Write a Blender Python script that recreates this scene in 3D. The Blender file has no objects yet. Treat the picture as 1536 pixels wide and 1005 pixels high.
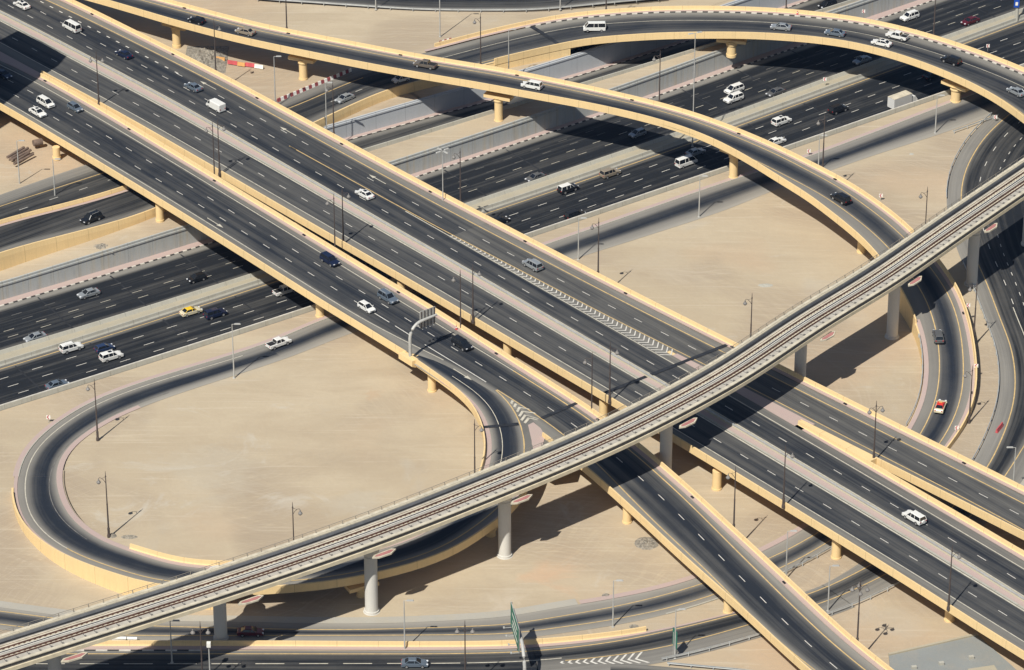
import bpy, bmesh, math, random
import numpy as np
from mathutils import Vector, Matrix
random.seed(7); rng = np.random.default_rng(7)
C = bpy.context.scene.collection
scene = bpy.context.scene
# ------------------------------------------------------------------ camera
FPX, PITCH, DIST = 5950.0, math.radians(29.0), 818.0
cp, sp = math.cos(PITCH), math.sin(PITCH)
FWD = np.array([0, cp, -sp]); UPV = np.array([0, sp, cp]); RGT = np.array([1.0, 0, 0]); POS = -FWD*DIST
cam = bpy.data.cameras.new('camera'); camo = bpy.data.objects.new('camera', cam); C.objects.link(camo)
cam.sensor_width = 36; cam.lens = FPX/1536*36; cam.clip_start = 5; cam.clip_end = 6000
camo.location = POS; camo.rotation_euler = (math.pi/2-PITCH, 0, 0)
scene.camera = camo
# ------------------------------------------------------------------ light
SUN_EL, SHAD_AZ = math.radians(51.0), math.radians(61.5)
w = bpy.data.worlds.new('World'); scene.world = w; w.use_nodes = True
nt = w.node_tree; bg = nt.nodes['Background']; sky = nt.nodes.new('ShaderNodeTexSky')
sky.sky_type = 'NISHITA'; sky.sun_disc = False; sky.sun_elevation = SUN_EL
sx, sy = -math.cos(SHAD_AZ), -math.sin(SHAD_AZ)
sky.sun_rotation = math.atan2(sx, sy)
nt.links.new(sky.outputs[0], bg.inputs[0]); bg.inputs[1].default_value = 0.052
sl = bpy.data.lights.new('sun', 'SUN'); sl.energy = 4.6; sl.angle = math.radians(0.5); sl.color = (1.0, 0.95, 0.86)
so = bpy.data.objects.new('sun', sl); C.objects.link(so)
sdir = Vector((sx*math.cos(SUN_EL), sy*math.cos(SUN_EL), math.sin(SUN_EL)))
so.rotation_euler = sdir.to_track_quat('Z', 'Y').to_euler(); so.location = sdir*300
scene.view_settings.view_transform = 'Standard'; scene.view_settings.look = 'None'; scene.view_settings.gamma = 1
scene.view_settings.exposure = 0.26
# ------------------------------------------------------------------ geometry helpers
def U(x, y, z=0.0):
    """point on the plane at height z that a sight line through the surveyed mark (x, y) meets"""
    d = FWD + (x-768)/FPX*RGT - (y-502.5)/FPX*UPV
    t = (z-POS[2])/d[2]
    return POS + d*t
def P(s, x0=0, y0=0, k=1.0):
    out = []
    for q in s.split():
        v = [float(a) for a in q.split(',')]
        out.append((x0+v[0]/k, y0+v[1]/k) + tuple(v[2:]))
    return out
OX = [0, 380, 760, 1136]; OY = [0, 250, 500, 743]
def T(c, r, s): return P(s, OX[c], OY[r], 3.835)
def Z(x0, y0, s): return P(s, x0, y0, 9.57)
def smooth1(a, n):
    if n < 1: return a
    k = np.hanning(2*n+3)[1:-1]; k /= k.sum()
    b = np.concatenate([2*a[0]-a[n:0:-1], a, 2*a[-1]-a[-2:-n-2:-1]])
    return np.convolve(b, k, 'valid')
def link(o, parent=None):
    C.objects.link(o)
    if parent: o.parent = parent
    return o
def tag(o, label=None, cat=None, group=None, kind=None):
    if label: o['label'] = label
    if cat: o['category'] = cat
    if group: o['group'] = group
    if kind: o['kind'] = kind
    return o
def mesh_obj(name, verts, faces, mat, parent=None, loc=None):
    m = bpy.data.meshes.new(name)
    v = np.array(verts, float)
    if parent is not None: v = v - np.array(parent.location)
    m.from_pydata(v.tolist(), [], faces); m.update()
    for mm in (mat if isinstance(mat, list) else [mat]): m.materials.append(mm)
    return link(bpy.data.objects.new(name, m), parent)
def thing(name, label, cat, loc=(0, 0, 0), rz=0, group=None):
    o = bpy.data.objects.new(name, None); C.objects.link(o); o.empty_display_size = .5
    o.location = loc; o.rotation_euler = (0, 0, rz); tag(o, label, cat, group); return o

class Road:
    def __init__(s, pts, z=0.0, step=3.0, sm=8, e0=0, e1=0):
        W = np.array([U(p[0], p[1], p[2] if len(p) > 2 else z) for p in pts])
        # catmull-rom through the marks
        Q = []
        n = len(W)
        for i in range(n-1):
            a = W[i-1] if i else 2*W[0]-W[1]; b = W[i]; c = W[i+1]; d = W[i+2] if i+2 < n else 2*W[-1]-W[-2]
            m = max(2, int(np.linalg.norm(c-b)))
            for k in range(m):
                t = k/m
                Q.append(.5*((2*b)+(-a+c)*t+(2*a-5*b+4*c-d)*t*t+(-a+3*b-3*c+d)*t**3))
        Q.append(W[-1]); Q = np.array(Q)
        Q = s.res(Q, 1.0)
        if e0: t = (Q[0]-Q[12])/12; t[2] = 0; Q = np.vstack([[Q[0]+t*k for k in range(int(e0), 0, -1)], Q])
        if e1: t = (Q[-1]-Q[-13])/12; t[2] = 0; Q = np.vstack([Q, [Q[-1]+t*k for k in range(1, int(e1)+1)]])
        Q = s.res(Q, 1.0)
        Q = np.stack([smooth1(Q[:, i], sm) for i in range(3)], 1)
        Q = s.res(Q, step)
        s.Q = Q; s.step = step; s.n = len(Q)
        d = np.gradient(Q[:, :2], axis=0); d /= np.linalg.norm(d, axis=1)[:, None]
        s.D = d; s.N = np.stack([-d[:, 1], d[:, 0]], 1)
        s.S = np.arange(s.n)*step; s.z = Q[:, 2]
    @staticmethod
    def res(Q, step):
        L = np.concatenate([[0], np.cumsum(np.linalg.norm(np.diff(Q[:, :2], axis=0), axis=1))])
        n = max(2, int(round(L[-1]/step))+1); t = np.linspace(0, L[-1], n)
        return np.stack([np.interp(t, L, Q[:, i]) for i in range(3)], 1)
    def so(s, x, y, dz=0.0, z=None):
        """(station, offset) of a surveyed mark lying dz above the road surface"""
        zz = z if z is not None else float(np.mean(s.z))+dz
        for _ in range(4):
            p = U(x, y, zz)[:2]
            i = int(np.argmin(((s.Q[:, :2]-p)**2).sum(1)))
            v = p-s.Q[i, :2]; a = float(v@s.D[i]); o = float(v@s.N[i])
            st = s.S[i]+a
            if z is None: zz = float(np.interp(st, s.S, s.z))+dz
        return st, o
    def off(s, pts, dz=0.0, z=None, sm=5, deg=None):
        if isinstance(pts, (int, float)): return np.full(s.n, float(pts))
        A = sorted(s.so(p[0], p[1], dz, z) for p in pts)
        a = np.array([q[0] for q in A]); b = np.array([q[1] for q in A])
        if deg is not None:
            c = np.polyfit(a, b, deg); t = np.clip(s.S, a[0]-10, a[-1]+10); return np.polyval(c, t)
        return smooth1(np.interp(s.S, a, b), sm)
    def rngi(s, s0, s1):
        s0 = 0 if s0 is None else s0; s1 = s.S[-1] if s1 is None else s1
        t = [s0]+[x for x in s.S if s0+.05 < x < s1-.05]+[s1]
        return np.array(t)
    def at(s, st, o, dz=0.0):
        st = np.asarray(st, float)
        q = np.stack([np.interp(st, s.S, s.Q[:, i]) for i in range(3)], -1)
        n = np.stack([np.interp(st, s.S, s.N[:, i]) for i in range(2)], -1)
        q[..., 0] += n[..., 0]*o; q[..., 1] += n[..., 1]*o; q[..., 2] += dz
        return q
    def f(s, o, t):
        return np.interp(t, s.S, o) if isinstance(o, np.ndarray) else np.full(len(t), float(o))
    def sheet(s, name, cols, mat, parent=None, dz=0.0, s0=None, s1=None, zabs=False, sub=1):
        """cols: (offset, dust[, extra height]) across the road"""
        t = s.rngi(s0, s1); V = []; uv = []; du = []
        for c in cols:
            o = s.f(c[0], t); ex = s.f(c[2], t) if len(c) > 2 else 0.0
            q = s.at(t, o, dz)
            if zabs: q[:, 2] = ex
            else: q[:, 2] += ex
            V.append(q); uv.append(np.stack([t, o], 1)); du.append(s.f(c[1], t))
        m = len(t); k = len(cols); V = np.vstack(V); uv = np.vstack(uv); du = np.concatenate(du)
        F = []
        for j in range(k-1):
            for i in range(m-1):
                a, b, c, d = j*m+i, j*m+i+1, (j+1)*m+i+1, (j+1)*m+i
                F.append((a, b, c, d))
        up = np.cross(V[F[0][1]]-V[F[0][0]], V[F[0][3]]-V[F[0][0]])[2] > 0
        if not up: F = [f[::-1] for f in F]
        o = mesh_obj(name, V, F, mat, parent)
        me = o.data; L = me.uv_layers.new(name='UVMap'); at = me.attributes.new('dust', 'FLOAT', 'POINT')
        at.data.foreach_set('value', du.astype(np.float32))
        vi = np.zeros(len(me.loops), int); me.loops.foreach_get('vertex_index', vi)
        L.data.foreach_set('uv', uv[vi].astype(np.float32).ravel())
        me.polygons.foreach_set('use_smooth', [True]*len(me.polygons))
        return o
    def loft(s, name, prof, mat, parent=None, s0=None, s1=None, zabs=False, joints=0, jm=None):
        """closed section prof [(offset, height)] swept along the road; joints: panel joints every n metres"""
        t = s.rngi(s0, s1); V = []
        for o, h in prof:
            hh = s.f(h, t) if isinstance(h, np.ndarray) else h
            q = s.at(t, s.f(o, t), 0)
            if zabs: q[:, 2] = hh
            else: q[:, 2] += hh
            V.append(q)
        m = len(t); k = len(prof); V = np.vstack(V); F = []
        for j in range(k):
            jn = (j+1) % k
            for i in range(m-1): F.append((j*m+i, j*m+i+1, jn*m+i+1, jn*m+i))
        F.append(tuple(j*m for j in range(k))); F.append(tuple(j*m+m-1 for j in reversed(range(k))))
        o = mesh_obj(name, V, F, mat, parent)
        tt = np.tile(t, k)+.01; vv = np.repeat([s.f(h, t[:1])[0] for _, h in prof], m)
        L = o.data.uv_layers.new(name='UVMap'); vi = np.zeros(len(o.data.loops), int); o.data.loops.foreach_get('vertex_index', vi)
        L.data.foreach_set('uv', np.stack([tt[vi], vv[vi]], 1).astype(np.float32).ravel())
        bm = bmesh.new(); bm.from_mesh(o.data); bmesh.ops.recalc_face_normals(bm, faces=bm.faces); bm.to_mesh(o.data); bm.free()
        return o
    def line(s, o, w_, mat, parent, s0=None, s1=None, dz=.05, name='edge_line'):
        oo = o if isinstance(o, np.ndarray) else np.full(s.n, float(o))
        return s.sheet(name, [(oo-w_/2, 0), (oo+w_/2, 0)], mat, parent, dz, s0, s1)
    def dashes(s, o, marks, mat, parent, s0, s1, L=2.3, w_=.15, dz=.05, per=7.85, name='dashed_line', blocks=None):
        st = sorted(s.so(p[0], p[1])[0] for p in marks)
        if len(st) > 1:
            n = round((st[-1]-st[0])/per)
            if n > 0: per = (st[-1]-st[0])/n
        a = st[0]-math.floor((st[0]-s0)/per)*per
        V = []; F = []
        while a < s1:
            t = np.array([a-L/2, a, a+L/2]); oo = s.f(o, t); b = len(V)
            V += list(s.at(t, oo-w_/2, dz)) + list(s.at(t, oo+w_/2, dz))
            F += [(b, b+1, b+4, b+3), (b+1, b+2, b+5, b+4)]; a += per
        if V: return mesh_obj(name, V, F, mat, parent)
    def barrier(s, name, o, side, mat, parent=None, s0=None, s1=None, h=1.0, th=.3, down=1.0, foot=.18):
        """parapet whose inner foot is at offset o; side +1: outer face to the left"""
        oo = o if isinstance(o, np.ndarray) else np.full(s.n, float(o))
        k = side
        pr = [(oo, -.03), (oo, .08), (oo+k*foot*.7, .32), (oo+k*foot, h), (oo+k*(foot+th), h), (oo+k*(foot+th), -down), (oo, -down)]
        return s.loft(name, pr, mat, parent, s0, s1)
    def kerbs(s, o, w_, parent, s0, s1, dz, L=1.0, mats=None):
        """painted kerb blocks, alternating"""
        t = np.arange(s0, s1, L); V = []; F = []; mi = []
        for i, a in enumerate(t[:-1]):
            tt = np.array([a, a+L]); oo = s.f(o, tt); b = len(V)
            A = s.at(tt, oo, dz); B = s.at(tt, oo+w_, dz); A2 = A.copy(); B2 = B.copy(); A2[:, 2] -= .2; B2[:, 2] -= .2
            V += list(A)+list(B)+list(A2)+list(B2)
            F += [(b, b+1, b+3, b+2), (b+4, b+5, b+1, b), (b+6, b+2, b+3, b+7)]; mi += [i % 2]*3
        ob = mesh_obj('kerb', V, F, mats, parent)
        ob.data.polygons.foreach_set('material_index', mi); return ob

# primitive collector
class MB:
    def __init__(s): s.v = []; s.f = []; s.m = []
    def add(s, v, f, m=0):
        b = len(s.v); s.v += [tuple(x) for x in v]; s.f += [tuple(b+i for i in q) for q in f]; s.m += [m]*len(f)
    def box(s, c, d, m=0, rz=0, top=1.0):
        x, y, z = [q/2 for q in d]; V = []
        for k, sc in ((-1, 1), (1, top)):
            for i, j in ((-1, -1), (1, -1), (1, 1), (-1, 1)):
                a, b = i*x*sc, j*y*sc
                V.append((c[0]+a*math.cos(rz)-b*math.sin(rz), c[1]+a*math.sin(rz)+b*math.cos(rz), c[2]+k*z))
        s.add(V, [(3, 2, 1, 0), (4, 5, 6, 7), (0, 1, 5, 4), (1, 2, 6, 5), (2, 3, 7, 6), (3, 0, 4, 7)], m)
    def tube(s, pts, r, n=8, m=0, caps=True):
        pts = [np.array(p, float) for p in pts]
        rr = r if isinstance(r, (list, tuple)) else [r]*len(pts); V = []
        for i, p in enumerate(pts):
            d = pts[min(i+1, len(pts)-1)]-pts[max(i-1, 0)]; d = d/np.linalg.norm(d)
            a = np.array([0, 0, 1.0]) if abs(d[2]) < .9 else np.array([1.0, 0, 0])
            u = np.cross(d, a); u /= np.linalg.norm(u); v = np.cross(d, u)
            for k in range(n):
                t = 2*math.pi*(k+.5)/n; V.append(p+rr[i]*(math.cos(t)*u+math.sin(t)*v))
        F = []
        for i in range(len(pts)-1):
            for k in range(n): F.append((i*n+k, i*n+(k+1) % n, (i+1)*n+(k+1) % n, (i+1)*n+k))
        if caps: F.append(tuple(range(n))); F.append(tuple((len(pts)-1)*n+k for k in reversed(range(n))))
        s.add(V, F, m)
    def lathe(s, c, prof, n=20, m=0):
        V = []; F = []
        for r, z in prof:
            for k in range(n):
                t = 2*math.pi*k/n; V.append((c[0]+r*math.cos(t), c[1]+r*math.sin(t), c[2]+z))
        for i in range(len(prof)-1):
            for k in range(n): F.append((i*n+k, i*n+(k+1) % n, (i+1)*n+(k+1) % n, (i+1)*n+k))
        F.append(tuple(reversed(range(n)))); F.append(tuple((len(prof)-1)*n+k for k in range(n)))
        s.add(V, F, m)
    def mesh(s, name, mats, smooth=False):
        me = bpy.data.meshes.new(name); me.from_pydata(s.v, [], s.f)
        for q in (mats if isinstance(mats, list) else [mats]): me.materials.append(q)
        me.polygons.foreach_set('material_index', s.m)
        if smooth: me.polygons.foreach_set('use_smooth', [True]*len(s.f))
        me.update()
        bm = bmesh.new(); bm.from_mesh(me); bmesh.ops.recalc_face_normals(bm, faces=bm.faces); bm.to_mesh(me); bm.free()
        return me
    def build(s, name, mats, parent=None, smooth=False, shift=True):
        me = s.mesh(name, mats, smooth)
        o = bpy.data.objects.new(name, me)
        if parent is not None and shift and parent.location.length > 0:
            me.transform(Matrix.Translation(-parent.location))
        return link(o, parent)

# ------------------------------------------------------------------ materials
def hexl(h):
    c = [int(h[i:i+2], 16)/255 for i in (0, 2, 4)]
    return tuple(x/12.92 if x <= .04045 else ((x+.055)/1.055)**2.4 for x in c)+(1,)
class NT:
    def __init__(s, name, rough=.8, metal=0.0, spec=.3):
        s.m = bpy.data.materials.new(name); s.m.use_nodes = True; s.t = s.m.node_tree; s.b = s.t.nodes['Principled BSDF']
        s.b.inputs['Roughness'].default_value = rough; s.b.inputs['Metallic'].default_value = metal
        s.b.inputs['Specular IOR Level'].default_value = spec
    def n(s, ty, **k):
        q = s.t.nodes.new('ShaderNode'+ty)
        for a, b in k.items(): setattr(q, a, b)
        return q
    def l(s, a, b): s.t.links.new(a, b)
    def noise(s, vec, scale, detail=4, rough=.55, dist=0):
        q = s.n('TexNoise'); q.inputs['Scale'].default_value = scale; q.inputs['Detail'].default_value = detail
        q.inputs['Roughness'].default_value = rough; q.inputs['Distortion'].default_value = dist
        if vec is not None: s.l(vec, q.inputs['Vector'])
        return q.outputs['Fac']
    def ramp(s, fac, a, b, c0=(0, 0, 0, 1), c1=(1, 1, 1, 1)):
        q = s.n('ValToRGB'); q.color_ramp.elements[0].position = a; q.color_ramp.elements[1].position = b
        q.color_ramp.elements[0].color = c0; q.color_ramp.elements[1].color = c1; s.l(fac, q.inputs[0]); return q.outputs[0]
    def mix(s, fac, a, b, mode='MIX'):
        q = s.n('Mix', data_type='RGBA', blend_type=mode)
        for sock, v in ((q.inputs[0], fac), (q.inputs[6], a), (q.inputs[7], b)):
            if isinstance(v, (int, float)): sock.default_value = v
            elif isinstance(v, tuple): sock.default_value = v
            else: s.l(v, sock)
        return q.outputs[2]
    def math(s, op, a, b=0.0):
        q = s.n('Math', operation=op)
        for i, v in enumerate((a, b)):
            if isinstance(v, (int, float)): q.inputs[i].default_value = v
            else: s.l(v, q.inputs[i])
        return q.outputs[0]
    def mapv(s, vec, scale, rot=(0, 0, 0)):
        q = s.n('Mapping'); q.inputs['Scale'].default_value = scale; q.inputs['Rotation'].default_value = rot; s.l(vec, q.inputs['Vector']); return q.outputs[0]
    def col(s, c): s.l(c, s.b.inputs['Base Color'])
    def bump(s, h, dist=.03, st=.5):
        q = s.n('Bump'); q.inputs['Distance'].default_value = dist; q.inputs['Strength'].default_value = st
        s.l(h, q.inputs['Height']); s.l(q.outputs[0], s.b.inputs['Normal'])
    def pos(s): return s.n('NewGeometry').outputs['Position']

def m_plain(name, c, rough=.6, metal=0.0, var=.12, scale=.8, spec=.3):
    k = NT(name, rough, metal, spec); f = k.noise(k.pos(), scale, 5)
    c = c if isinstance(c, tuple) else hexl(c)
    d = tuple(x*(1-var) for x in c[:3])+(1,); e = tuple(min(1, x*(1+var)) for x in c[:3])+(1,)
    k.col(k.ramp(f, .3, .7, d, e)); return k.m
def rgb(r, g, b): return (r, g, b, 1)

def m_asphalt(name, dark, dusty, band=.5, jitter=1.0):
    k = NT(name, .85, 0, .25)
    uv = k.n('UVMap').outputs[0]; du = k.n('Attribute'); du.attribute_name = 'dust'
    b1 = k.noise(k.mapv(uv, (.012, .62, 1)), 1.0, 3, .6)        # wheel tracks along the lanes
    b2 = k.noise(k.mapv(uv, (.05, 2.4, 1)), 1.0, 3, .6)
    b3 = k.noise(k.pos(), .09, 5, .6); b4 = k.noise(k.pos(), 3.0, 3, .6)
    f = k.math('ADD', k.math('MULTIPLY', k.math('SUBTRACT', b1, .46), 1.5*band), k.math('MULTIPLY', k.math('SUBTRACT', b2, .5), .7*band))
    f = k.math('ADD', f, k.math('MULTIPLY', k.math('SUBTRACT', b3, .5), .4))
    f = k.math('ADD', f, k.math('MULTIPLY', k.math('SUBTRACT', b4, .5), .12))
    dd = k.math('ADD', k.math('MULTIPLY', du.outputs['Fac'], 1.0), k.math('MULTIPLY', f, .55))
    q = k.n('Clamp'); k.l(dd, q.inputs[0])
    c = k.mix(q.outputs[0], dark, dusty)
    k.col(c); k.bump(b4, .01, .3); return k.m
A_DARK = rgb(.017, .021, .029)
M_asph = m_asphalt('asphalt', A_DARK, rgb(.30, .285, .25), .75)
M_asph2 = m_asphalt('asphalt_highway', rgb(.012, .0145, .019), rgb(.27, .257, .23), .85)
M_asph3 = m_asphalt('asphalt_ramp', rgb(.015, .020, .030), rgb(.33, .31, .27), .3)

def m_sand():
    k = NT('sand', .95, 0, .1); p = k.pos()
    n1 = k.noise(p, .012, 5, .55, .6); n2 = k.noise(k.mapv(p, (.35, 1, 1), (0, 0, .35)), .06, 6, .6, 1.2)
    n3 = k.noise(p, 1.3, 5, .6); n4 = k.noise(p, .25, 6, .65, 1.0)
    c = k.mix(k.ramp(n1, .35, .65), rgb(0.446, 0.376, 0.268), rgb(0.502, 0.426, 0.310))
    c = k.mix(k.ramp(n2, .42, .66), c, rgb(0.414, 0.343, 0.245))
    pk = k.math('MULTIPLY', k.ramp(k.noise(p, .022, 3, .5), .53, .66), .5)
    c = k.mix(pk, c, rgb(0.496, 0.362, 0.245))
    gy = k.math('MULTIPLY', k.ramp(k.noise(k.mapv(p, (1, 1, 1), (0, 0, .9)), .05, 5, .6, .8), .58, .72), .5)
    c = k.mix(gy, c, rgb(0.432, 0.399, 0.333))
    # tyre tracks and graded scuffs left by site vehicles
    for (cx_, cy_), fr_, lo_ in (((-62, -42), 1.0, .5), ((66, 38), .8, .52), ((-10, -118), 1.1, .5)):
        vm = k.n('VectorMath', operation='SUBTRACT'); k.l(p, vm.inputs[0]); vm.inputs[1].default_value = (cx_, cy_, 0)
        sx3 = k.n('SeparateXYZ'); k.l(vm.outputs[0], sx3.inputs[0])
        wob = k.math('MULTIPLY', k.noise(p, .03, 3), 16.0)
        r_ = k.math('ADD', k.math('SQRT', k.math('ADD', k.math('MULTIPLY', sx3.outputs[0], sx3.outputs[0]), k.math('MULTIPLY', k.math('MULTIPLY', sx3.outputs[1], sx3.outputs[1]), 1.7))), wob)
        an = k.math('ARCTAN2', sx3.outputs[1], sx3.outputs[0])
        cb = k.n('CombineXYZ'); k.l(k.math('MULTIPLY', r_, fr_), cb.inputs[0]); k.l(k.math('MULTIPLY', an, 1.3), cb.inputs[1])
        tr = k.noise(cb.outputs[0], 1.0, 3, .6)
        msk = k.math('MULTIPLY', k.ramp(tr, .56, .70), k.ramp(k.noise(p, .028, 3, .5, .5), lo_-.04, lo_+.12))
        c = k.mix(k.math('MULTIPLY', msk, .8), c, rgb(0.570, 0.501, 0.389))
        msk = k.math('MULTIPLY', k.ramp(tr, .44, .30), k.ramp(k.noise(p, .028, 3, .5, .5), lo_-.04, lo_+.12))
        c = k.mix(k.math('MULTIPLY', msk, .5), c, rgb(0.350, 0.287, 0.213))
    for rot_, th_ in ((.5, .60), (-.35, .62), (1.3, .63)):
        ln = k.noise(k.mapv(p, (.035, 1.1, 1), (0, 0, rot_)), 1.0, 3, .6, .4)
        c = k.mix(k.math('MULTIPLY', k.ramp(ln, th_, th_+.08), .38), c, rgb(0.552, 0.482, 0.370))
    for px_, py_, rad_, col_, st_ in ((832, 862, 17, rgb(0.552, 0.357, 0.227), .5), (560, 590, 7, rgb(0.460, 0.334, 0.222), .5), (330, 700, 34, rgb(0.460, 0.413, 0.324), .5), (540, 760, 22, rgb(0.460, 0.422, 0.342), .45),
                                      (1250, 310, 30, rgb(0.534, 0.422, 0.296), .45), (1010, 400, 30, rgb(0.460, 0.399, 0.305), .4), (1230, 740, 16, rgb(0.534, 0.389, 0.259), .45), (90, 830, 25, rgb(0.450, 0.404, 0.315), .45), (760, 900, 12, rgb(0.552, 0.482, 0.379), .4), (1345, 860, 16, rgb(0.516, 0.389, 0.268), .4)):
        q_ = U(px_, py_, 0); vm = k.n('VectorMath', operation='DISTANCE'); k.l(p, vm.inputs[0]); vm.inputs[1].default_value = tuple(q_)
        dd_ = k.math('ADD', k.math('DIVIDE', vm.outputs['Value'], rad_), k.math('MULTIPLY', k.noise(p, 2.2/rad_, 5, .65, .6), 1.3))
        c = k.mix(k.math('MULTIPLY', k.ramp(dd_, .75, 1.35, (1, 1, 1, 1), (0, 0, 0, 1)), st_), c, col_)
    ps = k.math('MULTIPLY', k.ramp(k.noise(p, .045, 6, .7, 1.5), .62, .72), .55); c = k.mix(ps, c, rgb(0.516, 0.491, 0.426))
    c = k.mix(k.math('MULTIPLY', k.ramp(n4, .3, .75), .22), c, rgb(0.368, 0.287, 0.199))
    c = k.mix(k.math('MULTIPLY', k.ramp(n3, .35, .7), .14), c, rgb(0.332, 0.260, 0.185))
    k.col(c)
    h = k.math('ADD', n3, k.math('MULTIPLY', n4, 3.0)); k.bump(h, .05, .35); return k.m
M_sand = m_sand()

def m_wall(name, c, stain, st=.5, vs=1.2, joint=0, streak=0):
    k = NT(name, .85, 0, .2); p = k.pos(); uv = k.n('UVMap').outputs[0]
    a = k.noise(k.mapv(p, (vs, vs, .06)), 1.0, 4, .6); b = k.noise(p, .15, 5, .6); d = k.noise(p, 2.5, 4, .6)
    cc = k.mix(k.math('MULTIPLY', k.ramp(a, .48, .72), st), c, stain)
    cc = k.mix(k.math('MULTIPLY', k.ramp(b, .35, .7), st*.7), cc, tuple(x*.8 for x in c[:3])+(1,))
    cc = k.mix(k.math('MULTIPLY', k.ramp(d, .3, .7), .12), cc, tuple(x*.6 for x in c[:3])+(1,))
    if streak:
        sk_ = k.noise(k.mapv(uv, (1.6, .12, 1)), 1.0, 3, .7)
        cc = k.mix(k.math('MULTIPLY', k.ramp(sk_, .5, .78), streak), cc, tuple(x*.55 for x in c[:3])+(1,))
    if joint:  # evenly spaced panel joints
        sp_ = k.n('SeparateXYZ'); k.l(uv, sp_.inputs[0])
        fr = k.math('FRACT', k.math('ADD', k.math('DIVIDE', sp_.outputs[0], joint), .5))
        cc = k.mix(k.math('MULTIPLY', k.math('LESS_THAN', fr, .09/joint), .55), cc, tuple(x*.35 for x in c[:3])+(1,))
    k.col(cc); k.bump(d, .02, .2); return k.m
M_yel = m_wall('painted_concrete', rgb(.76, .565, .295), rgb(.66, .50, .28), .3, .5, 7.5, .25)
M_wallg = m_wall('wall_concrete', rgb(.42, .435, .425), rgb(.45, .39, .28), .75, 1.2, 6, .5)
M_wallb = m_wall('wall_concrete_pale', rgb(.46, .485, .51), rgb(.40, .42, .43), .35, .4, 8, .15)
M_conc = m_wall('concrete', rgb(.43, .42, .365), rgb(.37, .34, .27), .6, .5, 6, .3)
M_concd = m_wall('concrete_dusty', rgb(.40, .365, .28), rgb(.46, .39, .27), .6, .4)
M_metro = m_wall('viaduct_concrete', rgb(.47, .43, .335), rgb(.37, .34, .28), .5, .5, 4.2, .45)
M_metrog = m_wall('trackbed_concrete', rgb(.33, .305, .265), rgb(.25, .225, .20), .6, .8)
M_pier = m_wall('pier_concrete', rgb(.60, .585, .54), rgb(.5, .48, .43), .3, .5)
def m_paving():
    k = NT('pink_paving', .9, 0, .15); p = k.pos()
    b = k.n('TexBrick'); b.inputs['Scale'].default_value = 4; b.inputs['Color1'].default_value = rgb(.46, .345, .315); b.inputs['Color2'].default_value = rgb(.41, .315, .295)
    b.inputs['Mortar'].default_value = rgb(.36, .30, .27); b.inputs['Mortar Size'].default_value = .01; k.l(p, b.inputs['Vector'])
    k.col(k.mix(k.math('MULTIPLY', k.ramp(k.noise(p, .4, 5), .35, .7), .35), b.outputs[0], rgb(.42, .37, .31))); return k.m
M_pink = m_paving()
M_grav = m_wall('dusty_gravel', rgb(.40, .38, .33), rgb(.46, .41, .32), .6, .3)
M_white = m_plain('white_paint', rgb(.60, .58, .53), .7, var=.15, scale=2)
M_wline = m_plain('worn_line_paint', rgb(.50, .47, .39), .8, var=.2, scale=1)
M_yline = m_plain('yellow_line_paint', rgb(.56, .40, .18), .8, var=.18, scale=1)
M_faint = m_plain('faded_line_paint', rgb(.17, .165, .155), .85, var=.35, scale=.6)
M_kblk = m_plain('black_kerb_paint', rgb(.06, .058, .055), .8)
M_kwht = m_plain('white_kerb_paint', rgb(.56, .53, .47), .8, var=.2)
M_kred = m_plain('red_kerb_paint', rgb(.25, .06, .07), .8)
M_tar = m_plain('tar_seal', rgb(.02, .022, .027), .8, var=.3)
M_band = m_plain('dark_band', rgb(.022, .025, .032), .9, var=.4)
M_galv = m_plain('galvanised_steel', rgb(.46, .48, .48), .5, .3)
M_grey = m_plain('grey_steel', rgb(.42, .42, .40), .55, .1)
M_brown = m_plain('dark_lamp_paint', rgb(.075, .06, .055), .5)
M_rail = m_plain('rusty_rail', rgb(.13, .065, .05), .7, .2, var=.3)
M_dark = m_plain('dark_gap', rgb(.02, .02, .022), .8)
M_tyre = m_plain('tyre_rubber', rgb(.018, .018, .018), .8)
M_rim = m_plain('alloy_rim', rgb(.5, .5, .5), .35, .6)
M_glass = NT('car_glass', .08, 0, .6).m; M_glass.node_tree.nodes['Principled BSDF'].inputs['Base Color'].default_value = rgb(.012, .015, .02)
M_lant = m_plain('lantern_metal', rgb(.2, .19, .18), .5)
M_lampg = m_plain('lamp_glass', rgb(.36, .35, .33), .3)
M_hl = m_plain('headlight_glass', rgb(.7, .72, .75), .2)
M_tl = m_plain('tail_light', rgb(.35, .02, .02), .3)
M_red = m_plain('red_plastic', rgb(.50, .09, .10), .6, var=.2)
M_redk = m_plain('faded_red_plastic', rgb(.30, .075, .08), .7, var=.25)
M_org = m_plain('faded_orange_plastic', rgb(.60, .33, .12), .6)
M_wpl = m_plain('white_plastic', rgb(.78, .77, .72), .5)
M_green = m_plain('green_sign_face', rgb(.03, .16, .11), .6)
M_blue = m_plain('blue_sign_face', rgb(.02, .08, .42), .4)
M_pinkp = m_plain('pink_panel', rgb(.36, .16, .155), .8)
M_cream = m_plain('cream_edge', rgb(.52, .475, .375), .8, var=.2)
M_cream2 = m_plain('fascia_cream', rgb(.62, .55, .40), .8, var=.12)
M_shadebracket = m_plain('shade_and_bracket_grey', rgb(.14, .135, .13), .9)  # painted recess shade, also the colour of the walkway brackets
M_bluegrey = m_plain('inner_shade_grey', rgb(.20, .205, .215), .9)
M_metrog2 = m_plain('walkway_grey', rgb(.40, .375, .325), .9, var=.15)
M_brown2 = m_plain('railing_paint', rgb(.22, .20, .17), .6)
M_pipe = m_plain('rust_pipe', rgb(.17, .125, .10), .8, var=.3)
M_rub = m_plain('rubble', rgb(.24, .22, .185), .95, var=.45, scale=2)

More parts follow.
